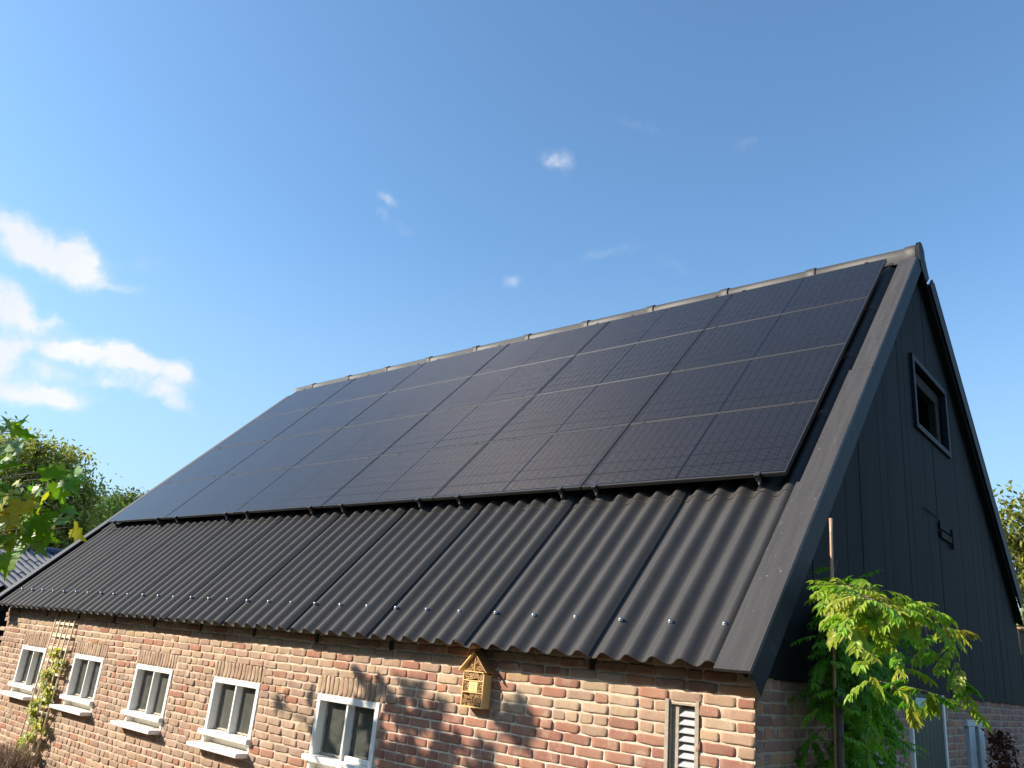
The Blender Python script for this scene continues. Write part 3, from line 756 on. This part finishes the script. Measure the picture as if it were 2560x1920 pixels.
# ------------------------------------------------------------------ wisteria with cane and stake
def ground_line(px0, py0, px1, py1, x): return at(px0, py0, 0, x), at(px1, py1, 0, x)
a, b = at(2077, 1296, 0, .25), at(2090, 1900, 0, .25)
dirn = (b-a).normalized(); b = a+dirn*((GZ-a.z)/dirn.z)
cane = empty('bamboo_cane', (b.x, b.y, GZ)); tag(cane, 'tall orange-brown bamboo cane standing in the wisteria beside the gable', 'garden cane')
mb = MB(); pts = []; rr = []
for k in range(29):
    p = b+(a-b)*k/28-cane.location; pts.append(p); rr.append(.0125-.003*k/28+(.0018 if k % 4 == 0 else 0))
mb.tube(pts, rr, 8); mb.build('culm', M['cane'], cane)
mb = MB(); p = at(2083, 1450, 0, .26)-cane.location
mb.tube([p+Vector((.016*math.cos(t*.7), .016*math.sin(t*.7), .003*math.sin(t))) for t in range(20)], .0022, 4); mb.tube([p+Vector((.016, 0, 0)), p+Vector((.045, .01, -.02)), p+Vector((.05, .02, -.05))], .002, 4); mb.build('string', M['lath'], cane)
a, b = at(2098, 1722, 0, .28), at(2103, 1905, 0, .28); dirn = (b-a).normalized(); b = a+dirn*((GZ-a.z)/dirn.z)
stake = empty('wooden_stake', (b.x, b.y, GZ)); tag(stake, 'short weathered wooden stake tied right beside the tall bamboo cane', 'stake')
mb = MB(); mb.tube([Vector((0, 0, 0)), (a-b)*.5, a-b], .019, 8); mb.build('post', M['stake'], stake)

wis = empty('wisteria', (.25, .6, GZ)); tag(wis, 'green wisteria arching off its bamboo cane in front of the black gable', 'climbing plant')
W0 = wis.location.copy(); st_ = MB(); lf = MB()
GR = [(.16, .35, .035), (.20, .41, .04), (.25, .45, .05), (.13, .29, .04)]; LG = [(.29, .40, .035), (.34, .42, .04), (.24, .38, .035), (.38, .41, .05)]; OR_ = [(.36, .24, .05), (.3, .27, .05)]
def compound(base, d, L, cols, n=6, droop=.5, size=1.0):
    """a pinnate leaf: rachis with paired leaflets"""
    p = base.copy(); d = d.normalized(); side = d.cross(Vector((0, 0, 1)))
    if side.length < .1: side = Vector((1, 0, 0))
    side = (side.normalized()+rv(.15)).normalized(); c = random.choice(cols); pts = [p-W0]
    for k in range(n):
        p = p+d*(L/n); d = (d+Vector((0, 0, -droop/n))).normalized(); pts.append(p-W0); nrm = side.cross(d).normalized()
        if nrm.z < 0: nrm = -nrm
        cc = tuple(x*random.uniform(.85, 1.15) for x in c)
        for s in (-1, 1):
            dd = (side*s*.8+d*.75+Vector((0, 0, -.45))+rv(.13)); f = 1-.35*abs(k/(n-1)-.5)*1.6
            leaflet(lf, p-W0, dd, nrm+rv(.15), .062*f*size*random.uniform(.85, 1.2), .021*size, cc)
    leaflet(lf, p-W0, d, side.cross(d), .06*size, .02, c)
    st_.tube(pts, .0013, 3, cap=False)
def strand(pp, cols, every=.035, L=.2, r=.004, prob=.85, n=6, size=1.0, spread=1.0):
    """pp: points (px, py, depth plane x) turned into places in the garden"""
    P3 = [at(a, b, 0, x) for a, b, x in pp]; out = []
    for i in range(len(P3)-1):
        m = max(2, int((P3[i+1]-P3[i]).length/.03))
        for k in range(m): out.append(P3[i].lerp(P3[i+1], k/m)+rv(.004))
    out.append(P3[-1]); nn_ = len(out); st_.tube([p-W0 for p in out], [r*(1-.6*k/nn_) for k in range(nn_)], 5)
    acc = 0
    for k in range(1, nn_):
        acc += (out[k]-out[k-1]).length
        if acc > every and random.random() < prob:
            acc = 0; t_ = (out[k]-out[k-1]).normalized()
            d = t_*.4+Vector((random.gauss(0, .6), random.gauss(0, .6), random.uniform(-.5, .35)))*spread
            compound(out[k], d, L*random.uniform(.75, 1.2), cols, n, .7, size)
# main stem up the cane
strand([(2092, 1915, .24), (2088, 1700, .25), (2086, 1560, .25), (2082, 1440, .25), (2092, 1400, .24)], GR, .03, .14, .009)
strand([(2088, 1500, .27), (2110, 1460, .35)], LG, .04, .08)
# arches reaching out of the gable's shade into the sun
strand([(2086, 1470, .3), (2130, 1462, .62), (2180, 1470, .78), (2240, 1490, .84), (2300, 1512, .88), (2350, 1552, .92), (2390, 1600, .95), (2398, 1650, .97), (2403, 1700, .98), (2425, 1788, 1.0)], LG, .05, .16, .0045, .8)
strand([(2086, 1480, .3), (2130, 1480, .66), (2170, 1500, .82), (2220, 1520, .88), (2270, 1530, .9)], LG, .022, .17, .004, .95)
strand([(2100, 1500, .4), (2140, 1490, .75), (2190, 1500, .85), (2250, 1512, .9), (2310, 1540, .93), (2340, 1580, .95)], LG+OR_[1:], .04, .15, .004, .95)
strand([(2100, 1520, .5), (2150, 1530, .78), (2200, 1560, .84), (2230, 1600, .86)], LG, .038, .16, .004, .95)
strand([(2100, 1540, .5), (2130, 1560, .75), (2140, 1620, .8), (2165, 1670, .82), (2195, 1712, .84)], LG, .045, .12, .003, .9)
strand([(2180, 1560, .6), (2240, 1620, .7), (2270, 1680, .8), (2300, 1715, .84), (2340, 1740, .86)], GR+LG, .05, .14, .003, .85)
strand([(2200, 1700, .78), (2230, 1712, .84), (2255, 1745, .86), (2280, 1790, .87)], LG, .06, .08, .0025, .8)
strand([(2270, 1720, .72), (2305, 1725, .8), (2335, 1745, .84)], LG+GR, .02, .12, .003, .95)
strand([(2310, 1560, .85), (2330, 1620, .9), (2370, 1650, .92), (2395, 1700, .94), (2420, 1710, .95)], LG+GR[:2], .06, .1, .003, .8)
strand([(2360, 1560, .93), (2380, 1580, .94)], OR_, .02, .1, .002, 1)
# hanging strand, sunlit tone put into its leaf colour; dark core by the gable
strand([(2150, 1640, .3), (2160, 1720, .32), (2165, 1800, .34), (2165, 1890, .36)], [(.28, .46, .05), (.24, .40, .05)], .022, .14, .004, .95)
for _ in range(40):
    x0 = random.uniform(2045, 2190); y0 = random.uniform(1440, 1760)
    strand([(x0, y0, random.uniform(.12, .28)), (x0+random.uniform(-60, 60), y0+random.uniform(30, 110), random.uniform(.1, .3))], GR, .035, .16, .003, .85)
for _ in range(12):
    x0 = random.uniform(2120, 2240); y0 = random.uniform(1540, 1700)
    strand([(x0, y0, random.uniform(.15, .4)), (x0+random.uniform(-20, 70), y0+random.uniform(30, 90), random.uniform(.15, .4))], GR, .035, .15, .003, .85)
for _ in range(29):
    x0 = random.uniform(2040, 2250); y0 = random.uniform(1780, 1960)
    strand([(x0, y0, random.uniform(.05, .2)), (x0+random.uniform(-50, 50), y0+random.uniform(10, 80), random.uniform(.05, .2))], GR, .032, .16, .003, .9)
st_.build('stem', M['bark'], wis); lf.build('foliage', M['leaf'], wis)

# ------------------------------------------------------------------ plane tree at the left
PLb = Vector((-6.35, -2.55, GZ)); pl = empty('plane_tree', PLb); tag(pl, 'plane tree with big five-lobed green and yellowing leaves reaching in at the left edge', 'tree')
OUT = [(0, -.02), (.10, -.05), (.24, -.17), (.26, -.08), (.40, -.12), (.36, .0), (.50, .10), (.38, .14), (.36, .22), (.28, .24), (.30, .34), (.44, .50), (.28, .50), (.24, .56), (.14, .50), (.13, .60), (.10, .72), (0, .98)]
OUT = OUT+[(-x, y) for x, y in OUT[-2:0:-1]]
def plane_leaf(mb, base, d, nrm, size, col):
    d = d.normalized(); s = d.cross(nrm); s.normalize(); n = s.cross(d); cup = random.uniform(.05, .3); tw2 = random.uniform(-.2, .2)
    def q(x, y): 
        z = cup*abs(x)*.9-.18*y*y+tw2*x*y; return base+(s*x+d*y+n*z)*size
    pts = [q(x, y) for x, y in OUT]; n_ = len(pts); pts.append(q(0, .2)); pts.append(q(0, .45))
    f = []
    for i in range(n_):
        a_, b_ = i, (i+1) % n_; y = (OUT[a_][1]+OUT[b_][1])/2
        f.append((a_, b_, n_ if y < .33 else n_+1))
    # close the sliver between the two hubs
    up = [i for i in range(n_) if (OUT[i][1]+OUT[(i+1) % n_][1])/2 >= .33]
    f += [(up[0], n_+1, n_), ((up[-1]+1) % n_, n_, n_+1)]
    mb.add(pts, f, col)
PC = [(.16, .30, .025), (.19, .34, .03), (.12, .25, .03), (.24, .36, .03), (.15, .28, .025)]; PY = [(.48, .40, .035), (.58, .40, .03), (.36, .38, .035)]
bm2 = MB(); pf2 = MB()
trunk = MB(); trunk.tube([Vector((0, 0, 0)), Vector((.03, .02, 1.2)), Vector((0, .05, 1.9)), Vector((.05, 0, 2.3)), Vector((.1, .05, 2.7))], [.09, .08, .065, .045, .02], 10); trunk.build('trunk', M['bark'], pl)
# visible sprays: (px, py, depth plane x, heading down/up) -- leaf bases
VIS = [(40, 1085, 1), (55, 1050, 1), (20, 1110, 0), (60, 1105, 0), (15, 1140, 1), (150, 1180, 1), (175, 1190, 1), (120, 1225, 0), (150, 1210, 1), (105, 1215, 0), (30, 1240, 2), (55, 1255, 2), (20, 1270, 2), (70, 1290, 0), (10, 1290, 2), (130, 1280, 0), (145, 1290, 0), (60, 1310, 0), (95, 1300, 0), (110, 1320, 0), (40, 1330, 2), (15, 1340, 0), (0, 1210, 1), (0, 1230, 0), (5, 1170, 1), (5, 1400, 1), (-20, 1250, 1), (-10, 1310, 2), (-30, 1180, 0), (20, 1305, 2), (-20, 1370, 0), (-15, 1100, 0), (78, 1260, 0)]
VIS = VIS+[(random.uniform(-30, 130), random.uniform(1190, 1350), random.choice([0, 1, 2])) for _ in range(22)]+[(165, 1195, 1), (185, 1185, 1), (125, 1180, 1), (45, 1075, 1), (10, 1120, 1), (170, 1300, 1), (155, 1270, 0), (185, 1320, 2), (140, 1330, 1), (100, 1355, 0), (60, 1370, 1), (30, 1390, 1)]
for px, py, k in VIS:
    b = at(px, py, 0, random.uniform(-5.35, -4.9)); col = random.choice(PC if k < 2 else PY)
    if k == 1: col = tuple(c_*1.15 for c_ in col)
    nrm = (Vector((.1, -.85, .4))+rv(.38)).normalized(); d = Vector((random.gauss(.35, .6), random.gauss(0, .4), random.gauss(.0, .55) if py < 1200 else random.gauss(-.45, .4)))
    plane_leaf(pf2, b-PLb, d, nrm, random.uniform(.17, .225), tuple(c_*random.uniform(.85, 1.15) for c_ in col))
    e = b-PLb; w = Vector((-.35, -.25, -.06))*random.uniform(.6, 1); bm2.tube([e, e+w*.25+Vector((0, 0, .01)), e+w], [.0018, .0022, .003], 4)
def branch(p0, p1, r0, leaves, sz=.18):
    P0, P1 = Vector(p0)-PLb, Vector(p1)-PLb; pts = []
    for k in range(7): pts.append(P0.lerp(P1, k/6)+rv(.025)*(0 if k == 0 else 1)+Vector((0, 0, .12*math.sin(PI*k/6))))
    bm2.tube(pts, [r0*(1-.75*k/6) for k in range(7)], 6)
    for _ in range(leaves):
        k = random.uniform(.8, 5.99); i = int(k); b = pts[i].lerp(pts[i+1], k-i)
        st = b+rv(.10); bm2.tube([b, st], [.0025, .0018], 4, cap=False)
        nrm = (Vector((.3, -.4, .8))+rv(.45)).normalized(); plane_leaf(pf2, st, rv(1)+Vector((.4, .2, -.3)), nrm, random.uniform(sz*.75, sz*1.15), tuple(c_*random.uniform(.8, 1.2) for c_ in random.choice(PC+PC+PY)))
bpts = [((-6.3, -2.5, .4), (-5.35, -2.15, 1.0), .02, 7), ((-6.3, -2.5, .2), (-5.3, -2.0, .55), .02, 7), ((-6.35, -2.5, 0.0), (-5.35, -1.95, .35), .018, 6),
        ((-6.3, -2.5, 1.2), (-6.6, -3.2, 2.1), .02, 8), ((-6.3, -2.5, .9), (-7.3, -2.7, 1.5), .02, 8), ((-6.3, -2.5, .6), (-6.0, -3.4, 1.1), .02, 8)]
for p0, p1, r0, n_ in bpts: branch(p0, p1, r0, n_)
SH = [(-2.63, -.40), (-2.9, -.50), (-2.52, -.46), (-2.74, -.76), (-1.62, -.42), (-1.70, -.48), (-1.8, -.52), (-2.2, -.68), (-1.92, -.78), (-2.5, -.92), (-2.1, -.97), (-2.62, -.56), (-2.35, -.85)]
hub = Vector((-6.4, -2.75, .7))
for i_, (sx_, sz_) in enumerate(SH):
    s_ = 3.7+.25*math.sin(i_*2.3); c_ = Vector((sx_, U, sz_))+Vector((-1.03, -1.0, .74))*s_
    mid = hub.lerp(c_, .55)+Vector((-.2, -.25, .0)); bm2.tube([hub-PLb, mid-PLb, c_-PLb], [.012, .007, .003], 5, cap=False)
    for _ in range(4):
        b = c_+rv(.05); nrm = (Vector((-.6, -.55, .5))+rv(.3)).normalized()
        plane_leaf(pf2, b-PLb, rv(1)+Vector((0, 0, -.5)), nrm, random.uniform(.13, .19), random.choice(PC))
bm2.build('branches', M['bark'], pl); pf2.build('foliage', M['leaf'], pl)

# ------------------------------------------------------------------ background trees
def bg_tree(name, base, height, blobs, leaf, count, cols, label, cat='tree', group=None, twigs=30):
    base = Vector(base); r = empty(name, base); tag(r, label, cat, group)
    tk = MB(); tk.tube([Vector((0, 0, 0)), Vector((.1, 0, height*.3)), Vector((0, .1, height*.55)), Vector((.1, 0, height*.8))], [height*.035, height*.028, height*.018, height*.006], 8)
    fo = MB(); V = []; F = []; CC = []
    cl = []
    for bx, by, bz, br in blobs:
        m = int(26*br*br)+4
        for _ in range(m):
            d = rv(1).normalized(); rad = br*random.uniform(.45, 1.05)**.6; c0 = Vector((bx, by, bz))+d*rad*Vector((1, 1, .85)).length/1.65
            cl.append((c0, br)); 
            if random.random() < .25: tk.tube([Vector((bx, by, bz))*Vector((1, 1, 1)).length/1.733, c0], [.03, .006], 4, cap=False)
        tk.tube([Vector((0, .05, height*.35)), Vector((bx*.5, by*.5, (height*.35+bz)/2)), Vector((bx, by, bz))], [.09, .06, .03], 6, cap=False)
    per = max(1, count//len(cl)); k = 0
    for c0, br in cl:
        tint = random.choice(cols); sp = br*random.uniform(.10, .22)+leaf
        for _ in range(per):
            p = c0+Vector((random.gauss(0, sp), random.gauss(0, sp), random.gauss(0, sp*.8)))
            d = (rv(1)+Vector((0, 0, -.5))).normalized(); s = d.cross(rv(1)).normalized(); L = leaf*random.uniform(.7, 1.3)
            V += [p, p+d*L*.5+s*L*.22, p+d*L, p+d*L*.5-s*L*.22]; F.append((k, k+1, k+2, k+3)); k += 4
            m = random.uniform(.7, 1.3); CC += [(tint[0]*m, tint[1]*m, tint[2]*m)]*4
    fo.add([tuple(v) for v in V], F, np.array(CC)); tk.build('trunk', M['bark'], r); fo.build('crown', M['farleaf'], r)
def dirD(px, py, D): d = ray(px, py); d = d/math.hypot(d.x, d.y); return CAM+d*D
WC = [(.34, .33, .08), (.25, .28, .07), (.40, .35, .10), (.17, .21, .055), (.45, .38, .12)]
b0 = dirD(60, 1500, 30); b0.z = GZ
def rel(px, py, D, b): p = dirD(px, py, D)-b; return (p.x, p.y, p.z)
bl = [(*rel(20, 1200, 30, b0), 1.15), (*rel(-40, 1150, 30, b0), 1.3), (*rel(70, 1170, 30.5, b0), .55), (*rel(90, 1130, 30, b0), .35), (*rel(140, 1190, 30, b0), .8), (*rel(170, 1160, 30, b0), .5), (*rel(185, 1225, 30, b0), .75), (*rel(120, 1270, 30, b0), 1.1),
      (*rel(30, 1300, 30, b0), 1.3), (*rel(200, 1290, 29.5, b0), .6), (*rel(205, 1245, 29.8, b0), .35), (*rel(90, 1330, 30, b0), 1.0), (*rel(170, 1330, 30, b0), .9), (*rel(-80, 1300, 31, b0), 1.6)]
bg_tree('walnut_tree', b0, 6.0, bl, .15, 26000, WC, 'olive-brown leafy tree behind the tiled shed roof at the left')
b1 = dirD(235, 1500, 34); b1.z = GZ
bl = [(*rel(215, 1310, 34, b1), 1.0), (*rel(245, 1290, 34, b1), .8), (*rel(190, 1340, 34, b1), 1.2), (*rel(235, 1350, 34, b1), 1.3), (*rel(160, 1380, 34, b1), 1.0)]
bg_tree('dark_tree', b1, 4.0, bl, .14, 7000, [(.11, .17, .045), (.13, .2, .05), (.08, .14, .035)], 'dark green bushy tree between the olive tree and the barn roof')
b2 = dirD(300, 1500, 60); b2.z = GZ
bl = [(*rel(285, 1280, 60, b2), 1.1), (*rel(318, 1275, 60, b2), 1.1), (*rel(300, 1310, 60, b2), 1.8), (*rel(340, 1300, 60, b2), 1.5), (*rel(250, 1340, 60, b2), 1.5), (*rel(360, 1330, 60, b2), 1.5)]
bg_tree('distant_tree', b2, 8.0, bl, .26, 8000, [(.10, .14, .035), (.13, .15, .045), (.15, .13, .045)], 'sunlit distant tree top just left of the solar panels')
b3 = dirD(2560, 1500, 24); b3.z = GZ
bl = [(*rel(2560, 1345, 24, b3), .65), (*rel(2545, 1375, 24, b3), .55), (*rel(2570, 1420, 24, b3), .8), (*rel(2600, 1360, 24.5, b3), 1.3), (*rel(2605, 1480, 24, b3), 1.1), (*rel(2545, 1350, 24, b3), .35), (*rel(2640, 1550, 24, b3), 1.5)]
bg_tree('chestnut_tree', b3, 6.5, bl, .16, 7000, [(.15, .15, .03), (.10, .12, .03), (.2, .19, .04), (.3, .29, .04)], 'yellow-green leafy tree behind the barn at the right edge')

# ------------------------------------------------------------------ tiled shed at the left, behind the barn
P0 = dirD(0, 1357, 20); P1 = dirD(155, 1385, 21.7); P1.z = P0.z
dn = Vector((math.cos(math.radians(14)), math.sin(math.radians(14)), 0)); rd = Vector((-dn.y, dn.x, 0))
shed = empty('shed', (P0.x, P0.y, GZ)); tag(shed, 'low shed with grey corrugated tile roof left of the barn', 'shed')
SP = math.radians(22); L0, L1 = -5.0, 4.5
def shp(a, t, n): 
    p = P0+rd*a+dn*(t*math.cos(SP)+n*math.sin(SP)); p = Vector((p.x, p.y, P0.z-t*math.sin(SP)+n*math.cos(SP)))-shed.location; return tuple(p)
mb = MB(); na = int((L1-L0)/.19*12); as_ = np.linspace(L0, L1, na+1)
tiles = []
for t0, t1 in ((.05, .86), (.82, 1.66), (1.62, 2.47)):
    v = [shp(a, t, .033*math.cos(2*PI*a/.19)+.018*(t-t0)) for t in (t0, t1) for a in as_]; v += [shp(a, t1, .033*math.cos(2*PI*a/.19)+.018*(t1-t0)-.014) for a in as_]
    m = na+1; mb.add(v, [(i, i+1, m+i+1, m+i) for i in range(na)], None, 0, True); mb.add(v[m:], [(i, i+1, m+i+1, m+i) for i in range(na)])
mb.build('roof_tiles', M['shedroof'], shed)
mb = MB(); v = []
pr = [(-.28, -.10), (-.2, -.02), (-.09, .055), (0, .085), (.09, .075), (.17, .055), (.2, .035)]
for a in (L0, L1):
    for t, n in pr: v.append(shp(a, t, n))
mb.add(v, [(i, i+1, len(pr)+i+1, len(pr)+i) for i in range(len(pr)-1)], None, 0, True); mb.build('ridge_cap', simple('blue_black_ridge', (.02, .026, .045), .5, .15, 20, .1), shed)
mb = MB(); zt = P0.z-2.42*math.sin(SP)-.14
pol = []
e0, e1 = P0+rd*L0+dn*2.1, P0+rd*L1+dn*2.1; b_0, b_1 = P0+rd*L0-dn*1.9, P0+rd*L1-dn*1.9
q4 = [e0, e1, b_1, b_0]; v = [(p.x-shed.location.x, p.y-shed.location.y, 0) for p in q4]+[(p.x-shed.location.x, p.y-shed.location.y, zt-GZ) for p in q4]
mb.add(v, [(0, 1, 5, 4), (1, 2, 6, 5), (2, 3, 7, 6), (3, 0, 4, 7), (4, 5, 6, 7)]); mb.build('plank_wall', M['plank'], shed)
mb = MB(); mb.add([shp(L0, 2.47, -.02), shp(L1, 2.47, -.02), shp(L1, 2.42, -.16), shp(L0, 2.42, -.16)], [(0, 1, 2, 3)]); mb.add([shp(L0, .05, -.05), shp(L1, .05, -.05), shp(L1, 2.42, -.10), shp(L0, 2.42, -.10)], [(0, 1, 2, 3)])
mb.add([shp(L0, -.02, -.06), shp(L1, -.02, -.06), tuple(Vector(shp(L1, -.02, -.06))-dn*2-Vector((0, 0, 1.0))), tuple(Vector(shp(L0, -.02, -.06))-dn*2-Vector((0, 0, 1.0)))], [(0, 1, 2, 3)])
mb.build('fascia', M['beam'], shed)

# small brick outbuilding seen past the rear eave at the right
p = at(2546, 1568, 0, -.9); q = at(2600, 1598, 0, -.9)
ob = empty('outbuilding', (-.9, p.y+.3, GZ)); tag(ob, 'small terracotta coloured outbuilding just visible past the rear eave', 'outbuilding')
mb = MB(); mb.box((-1.2, -.3, 0), (.0, 2.2, q.z-GZ)); mb.build('wall', M['beam'], ob); mb = MB(); mb.box((-1.3, -.33, q.z-GZ), (.06, 2.3, p.z-GZ), bev=.02); mb.build('roof_edge', M['terracotta'], ob)
# reddish shrub against the gable
rb = empty('red_shrub', (.22, 6.1, GZ)); tag(rb, 'narrow dark-red leafy shrub against the gable bricks near the right edge', 'shrub')
mb = MB(); fo = MB(); hh_ = at(2490, 1830, 0, .2).z-GZ
mb.tube([Vector((0, 0, 0)), Vector((.01, .02, .6)), Vector((0, 0, hh_*.9))], [.02, .014, .006], 6); mb.build('stem', M['bark'], rb)
ry = at(2500, 1850, 0, .22).y-6.1
for _ in range(1500):
    z = random.uniform(.2, hh_); w = .16*min(1, (hh_-z)/.2+.2)
    leaflet(fo, Vector((random.gauss(0, .05), ry+random.gauss(0, w), z)), rv(1), rv(1), .05, .025, random.choice([(.13, .035, .02), (.09, .03, .02), (.17, .05, .03)]))
fo.build('foliage', M['farleaf'], rb)

# ------------------------------------------------------------------ unseen greenery added behind camera to block low sky (reflected in the windows)
def added_hedge(x0, y0, x1, y1, h, label):
    o = empty('added_hedge', (x0, y0, GZ)); tag(o, label, 'added_hedge')
    L = math.hypot(x1-x0, y1-y0); ux, uy = (x1-x0)/L, (y1-y0)/L; n = int(L/.6); V = []; F = []; cols = []
    prof = [(-.9, 0), (-1.0, .3), (-1.05, .6), (-.8, .9), (-.3, 1.0), (.3, 1.0), (.8, .9), (1.05, .6), (1.0, .3), (.9, 0)]
    for i in range(n+1):
        for a, b in prof:
            k = mn.noise(Vector((i*.7, a*2, b*4)))*.5; q = mn.noise(Vector((i*.23, 3, 1)))*.5
            V.append((ux*i*.6-uy*a*(1+k*.4), uy*i*.6+ux*a*(1+k*.4), b*(h+q+k*.5)))
    m = len(prof); F = [(i*m+j, i*m+j+1, (i+1)*m+j+1, (i+1)*m+j) for i in range(n) for j in range(m-1)]
    core = MB(); core.add(V, F, (.012, .022, .008)); core.build('branches', M['farleaf'], o)
    LV = []; LF = []; k = 0
    for _ in range(int(L*420)):
        f = F[rng.integers(len(F))]; p = Vector(V[f[0]]).lerp(Vector(V[f[2]]), random.random()).lerp(Vector(V[f[1]]), random.random()*.5)+rv(.1)
        d = rv(1).normalized(); s_ = d.cross(rv(1)).normalized(); l = random.uniform(.08, .16)
        LV += [p, p+d*l*.5+s_*l*.3, p+d*l, p+d*l*.5-s_*l*.3]; LF.append((k, k+1, k+2, k+3)); k += 4
    fo = MB(); fo.add([tuple(v) for v in LV], LF, (.05, .085, .025)); fo.build('foliage', M['farleaf'], o)
added_hedge(-24, -9.5, 9, -10.5, 5.2, 'tall dark green screen of bushes added out of view to block low sky light')

# ------------------------------------------------------------------ camera
cam = bpy.data.cameras.new('camera'); co = bpy.data.objects.new('camera', cam); C.objects.link(co)
fw = RM @ Vector((0, 1, 0)); rt = RM @ Vector((1, 0, 0)); up = RM @ Vector((0, 0, 1))
co.matrix_world = Matrix(((rt.x, up.x, -fw.x, CAM.x), (rt.y, up.y, -fw.y, CAM.y), (rt.z, up.z, -fw.z, CAM.z), (0, 0, 0, 1)))
cam.sensor_width = 36; cam.lens = 36*FPX/2560; cam.clip_start = .05; cam.clip_end = 2000; S.camera = co

# ------------------------------------------------------------------ light: sun and sky
SUN = Vector((-1.03, -1.0, .74)).normalized()
sl = bpy.data.lights.new('sun', 'SUN'); sl.energy = 5.0; sl.angle = math.radians(.55); sl.color = (1, .90, .76)
so = bpy.data.objects.new('sun', sl); C.objects.link(so); so.rotation_euler = SUN.to_track_quat('Z', 'Y').to_euler()
w = bpy.data.worlds.new('World'); S.world = w; w.use_nodes = True; nt = w.node_tree; nt.nodes.clear()
t = NT.__new__(NT); t.t = nt; out = t.N('ShaderNodeOutputWorld'); bg = t.N('ShaderNodeBackground')
sky = t.N('ShaderNodeTexSky', sky_type='NISHITA', sun_disc=False); sky.sun_elevation = math.asin(SUN.z); sky.sun_rotation = math.atan2(SUN.x, SUN.y)
sky.air_density = 1.0; sky.dust_density = 0.9; sky.ozone_density = 1.3
D = t.N('ShaderNodeTexCoord').outputs['Generated']
nz = t.N('ShaderNodeTexNoise'); nz.inputs['Scale'].default_value = 9; nz.inputs['Detail'].default_value = 7; nz.inputs['Roughness'].default_value = .6; t.L(D, nz.inputs['Vector'])
wv = t.vec('SCALE', t.vec('SUBTRACT', nz.outputs['Color'], (.5, .5, .5))); wv.node.inputs['Scale'].default_value = .075
DW = t.vec('ADD', D, wv)
BL = [(50, 590, 115, 42, 25, 1.0), (140, 655, 95, 30, 15, .95), (205, 640, 42, 24, 40, .8), (268, 708, 60, 18, 18, .65), (5, 765, 85, 46, 22, 1.35), (75, 800, 50, 20, 15, .6), (142, 797, 22, 12, 20, .4),
      (110, 868, 90, 17, 4, .85), (235, 890, 100, 30, 12, 1.05), (350, 922, 85, 32, 22, 1.1), (438, 950, 36, 24, 35, .8), (330, 975, 62, 20, 22, .75), (425, 1003, 60, 17, 28, .75), (262, 962, 30, 12, 35, .5),
      (5, 885, 40, 32, 30, .9), (80, 988, 110, 26, 5, .95), (150, 928, 55, 17, 15, .55), (20, 940, 100, 45, 10, .42), (160, 985, 36, 22, 20, .6),
      (1400, 412, 48, 26, 20, .62), (1272, 712, 44, 20, -8, .33), (1866, 355, 34, 32, 30, .3), (985, 490, 55, 20, 25, .33), (1025, 565, 52, 22, 10, .26), (960, 528, 26, 14, 10, .28), (370, 665, 80, 24, 15, .3), (1600, 320, 150, 34, 8, .2), (1490, 628, 120, 26, -12, .24), (640, 545, 60, 20, 20, .18), (1670, 660, 90, 24, 18, .18)]
acc = None
for px, py, rx, ry_, ang, s_ in BL:
    s_ *= 1.22 if rx < 60 or px > 900 else 1.02; rx *= 1.03; ry_ *= 1.03
    c = ray(px, py).normalized(); a_ = math.radians(ang); du = (ray(px+10*math.cos(a_), py+10*math.sin(a_)).normalized()-c); du.normalize(); dv = c.cross(du).normalized()
    su = rx/FPX*1.0; sv = ry_/FPX*1.0
    A_ = t.vec('DOT_PRODUCT', DW, tuple(du/su)); B_ = t.vec('DOT_PRODUCT', DW, tuple(dv/sv)); off = (c.dot(du)/su, c.dot(dv)/sv)
    q2 = t.math('ADD', t.math('POWER', t.math('SUBTRACT', A_, off[0]), 2), t.math('POWER', t.math('SUBTRACT', B_, off[1]), 2))
    e = t.math('MULTIPLY', t.math('POWER', 2.718, t.math('MULTIPLY', q2, -1.1)), s_)
    e = t.math('MULTIPLY', e, t.math('GREATER_THAN', t.vec('DOT_PRODUCT', D, tuple(c)), 0))
    acc = e if acc is None else t.math('ADD', acc, e)
n2 = t.N('ShaderNodeTexNoise'); n2.inputs['Scale'].default_value = 26; n2.inputs['Detail'].default_value = 8; n2.inputs['Roughness'].default_value = .62; t.L(DW, n2.inputs['Vector'])
cl = t.math('MULTIPLY', acc, t.math('ADD', -.25, t.math('MULTIPLY', n2.outputs['Fac'], 2.35)))
mr = t.N('ShaderNodeMapRange', interpolation_type='SMOOTHSTEP'); t.L(cl, mr.inputs[0]); mr.inputs[1].default_value = .10; mr.inputs[2].default_value = 1.25; mr.inputs[4].default_value = .95
tint = t.mix(1, sky.outputs[0], (.80, 1.06, 1.20), 'MULTIPLY'); zz = t.N('ShaderNodeSeparateXYZ'); t.L(D, zz.inputs[0]); hz = t.N('ShaderNodeMapRange', interpolation_type='SMOOTHSTEP'); t.L(zz.outputs[2], hz.inputs[0]); hz.inputs[1].default_value = .5; hz.inputs[2].default_value = 0; hz.inputs[4].default_value = .68; tint = t.mix(hz.outputs[0], tint, (2.3, 3.1, 3.9))
n3 = t.N('ShaderNodeTexNoise'); n3.inputs['Scale'].default_value = 11; n3.inputs['Detail'].default_value = 5; t.L(D, n3.inputs['Vector'])
cloudc = t.mix(t.ramp(n3.outputs['Fac'], .35, .65), (4.1, 4.25, 4.5), (4.6, 4.65, 4.75))
fin = t.mix(mr.outputs[0], tint, cloudc)
t.L(fin, bg.inputs[0]); bg.inputs[1].default_value = .118; t.L(bg.outputs[0], out.inputs[0])
S.view_settings.view_transform = 'Standard'; S.view_settings.look = 'None'; S.view_settings.exposure = 0.89; S.view_settings.gamma = 1
S.cycles.max_bounces = 6
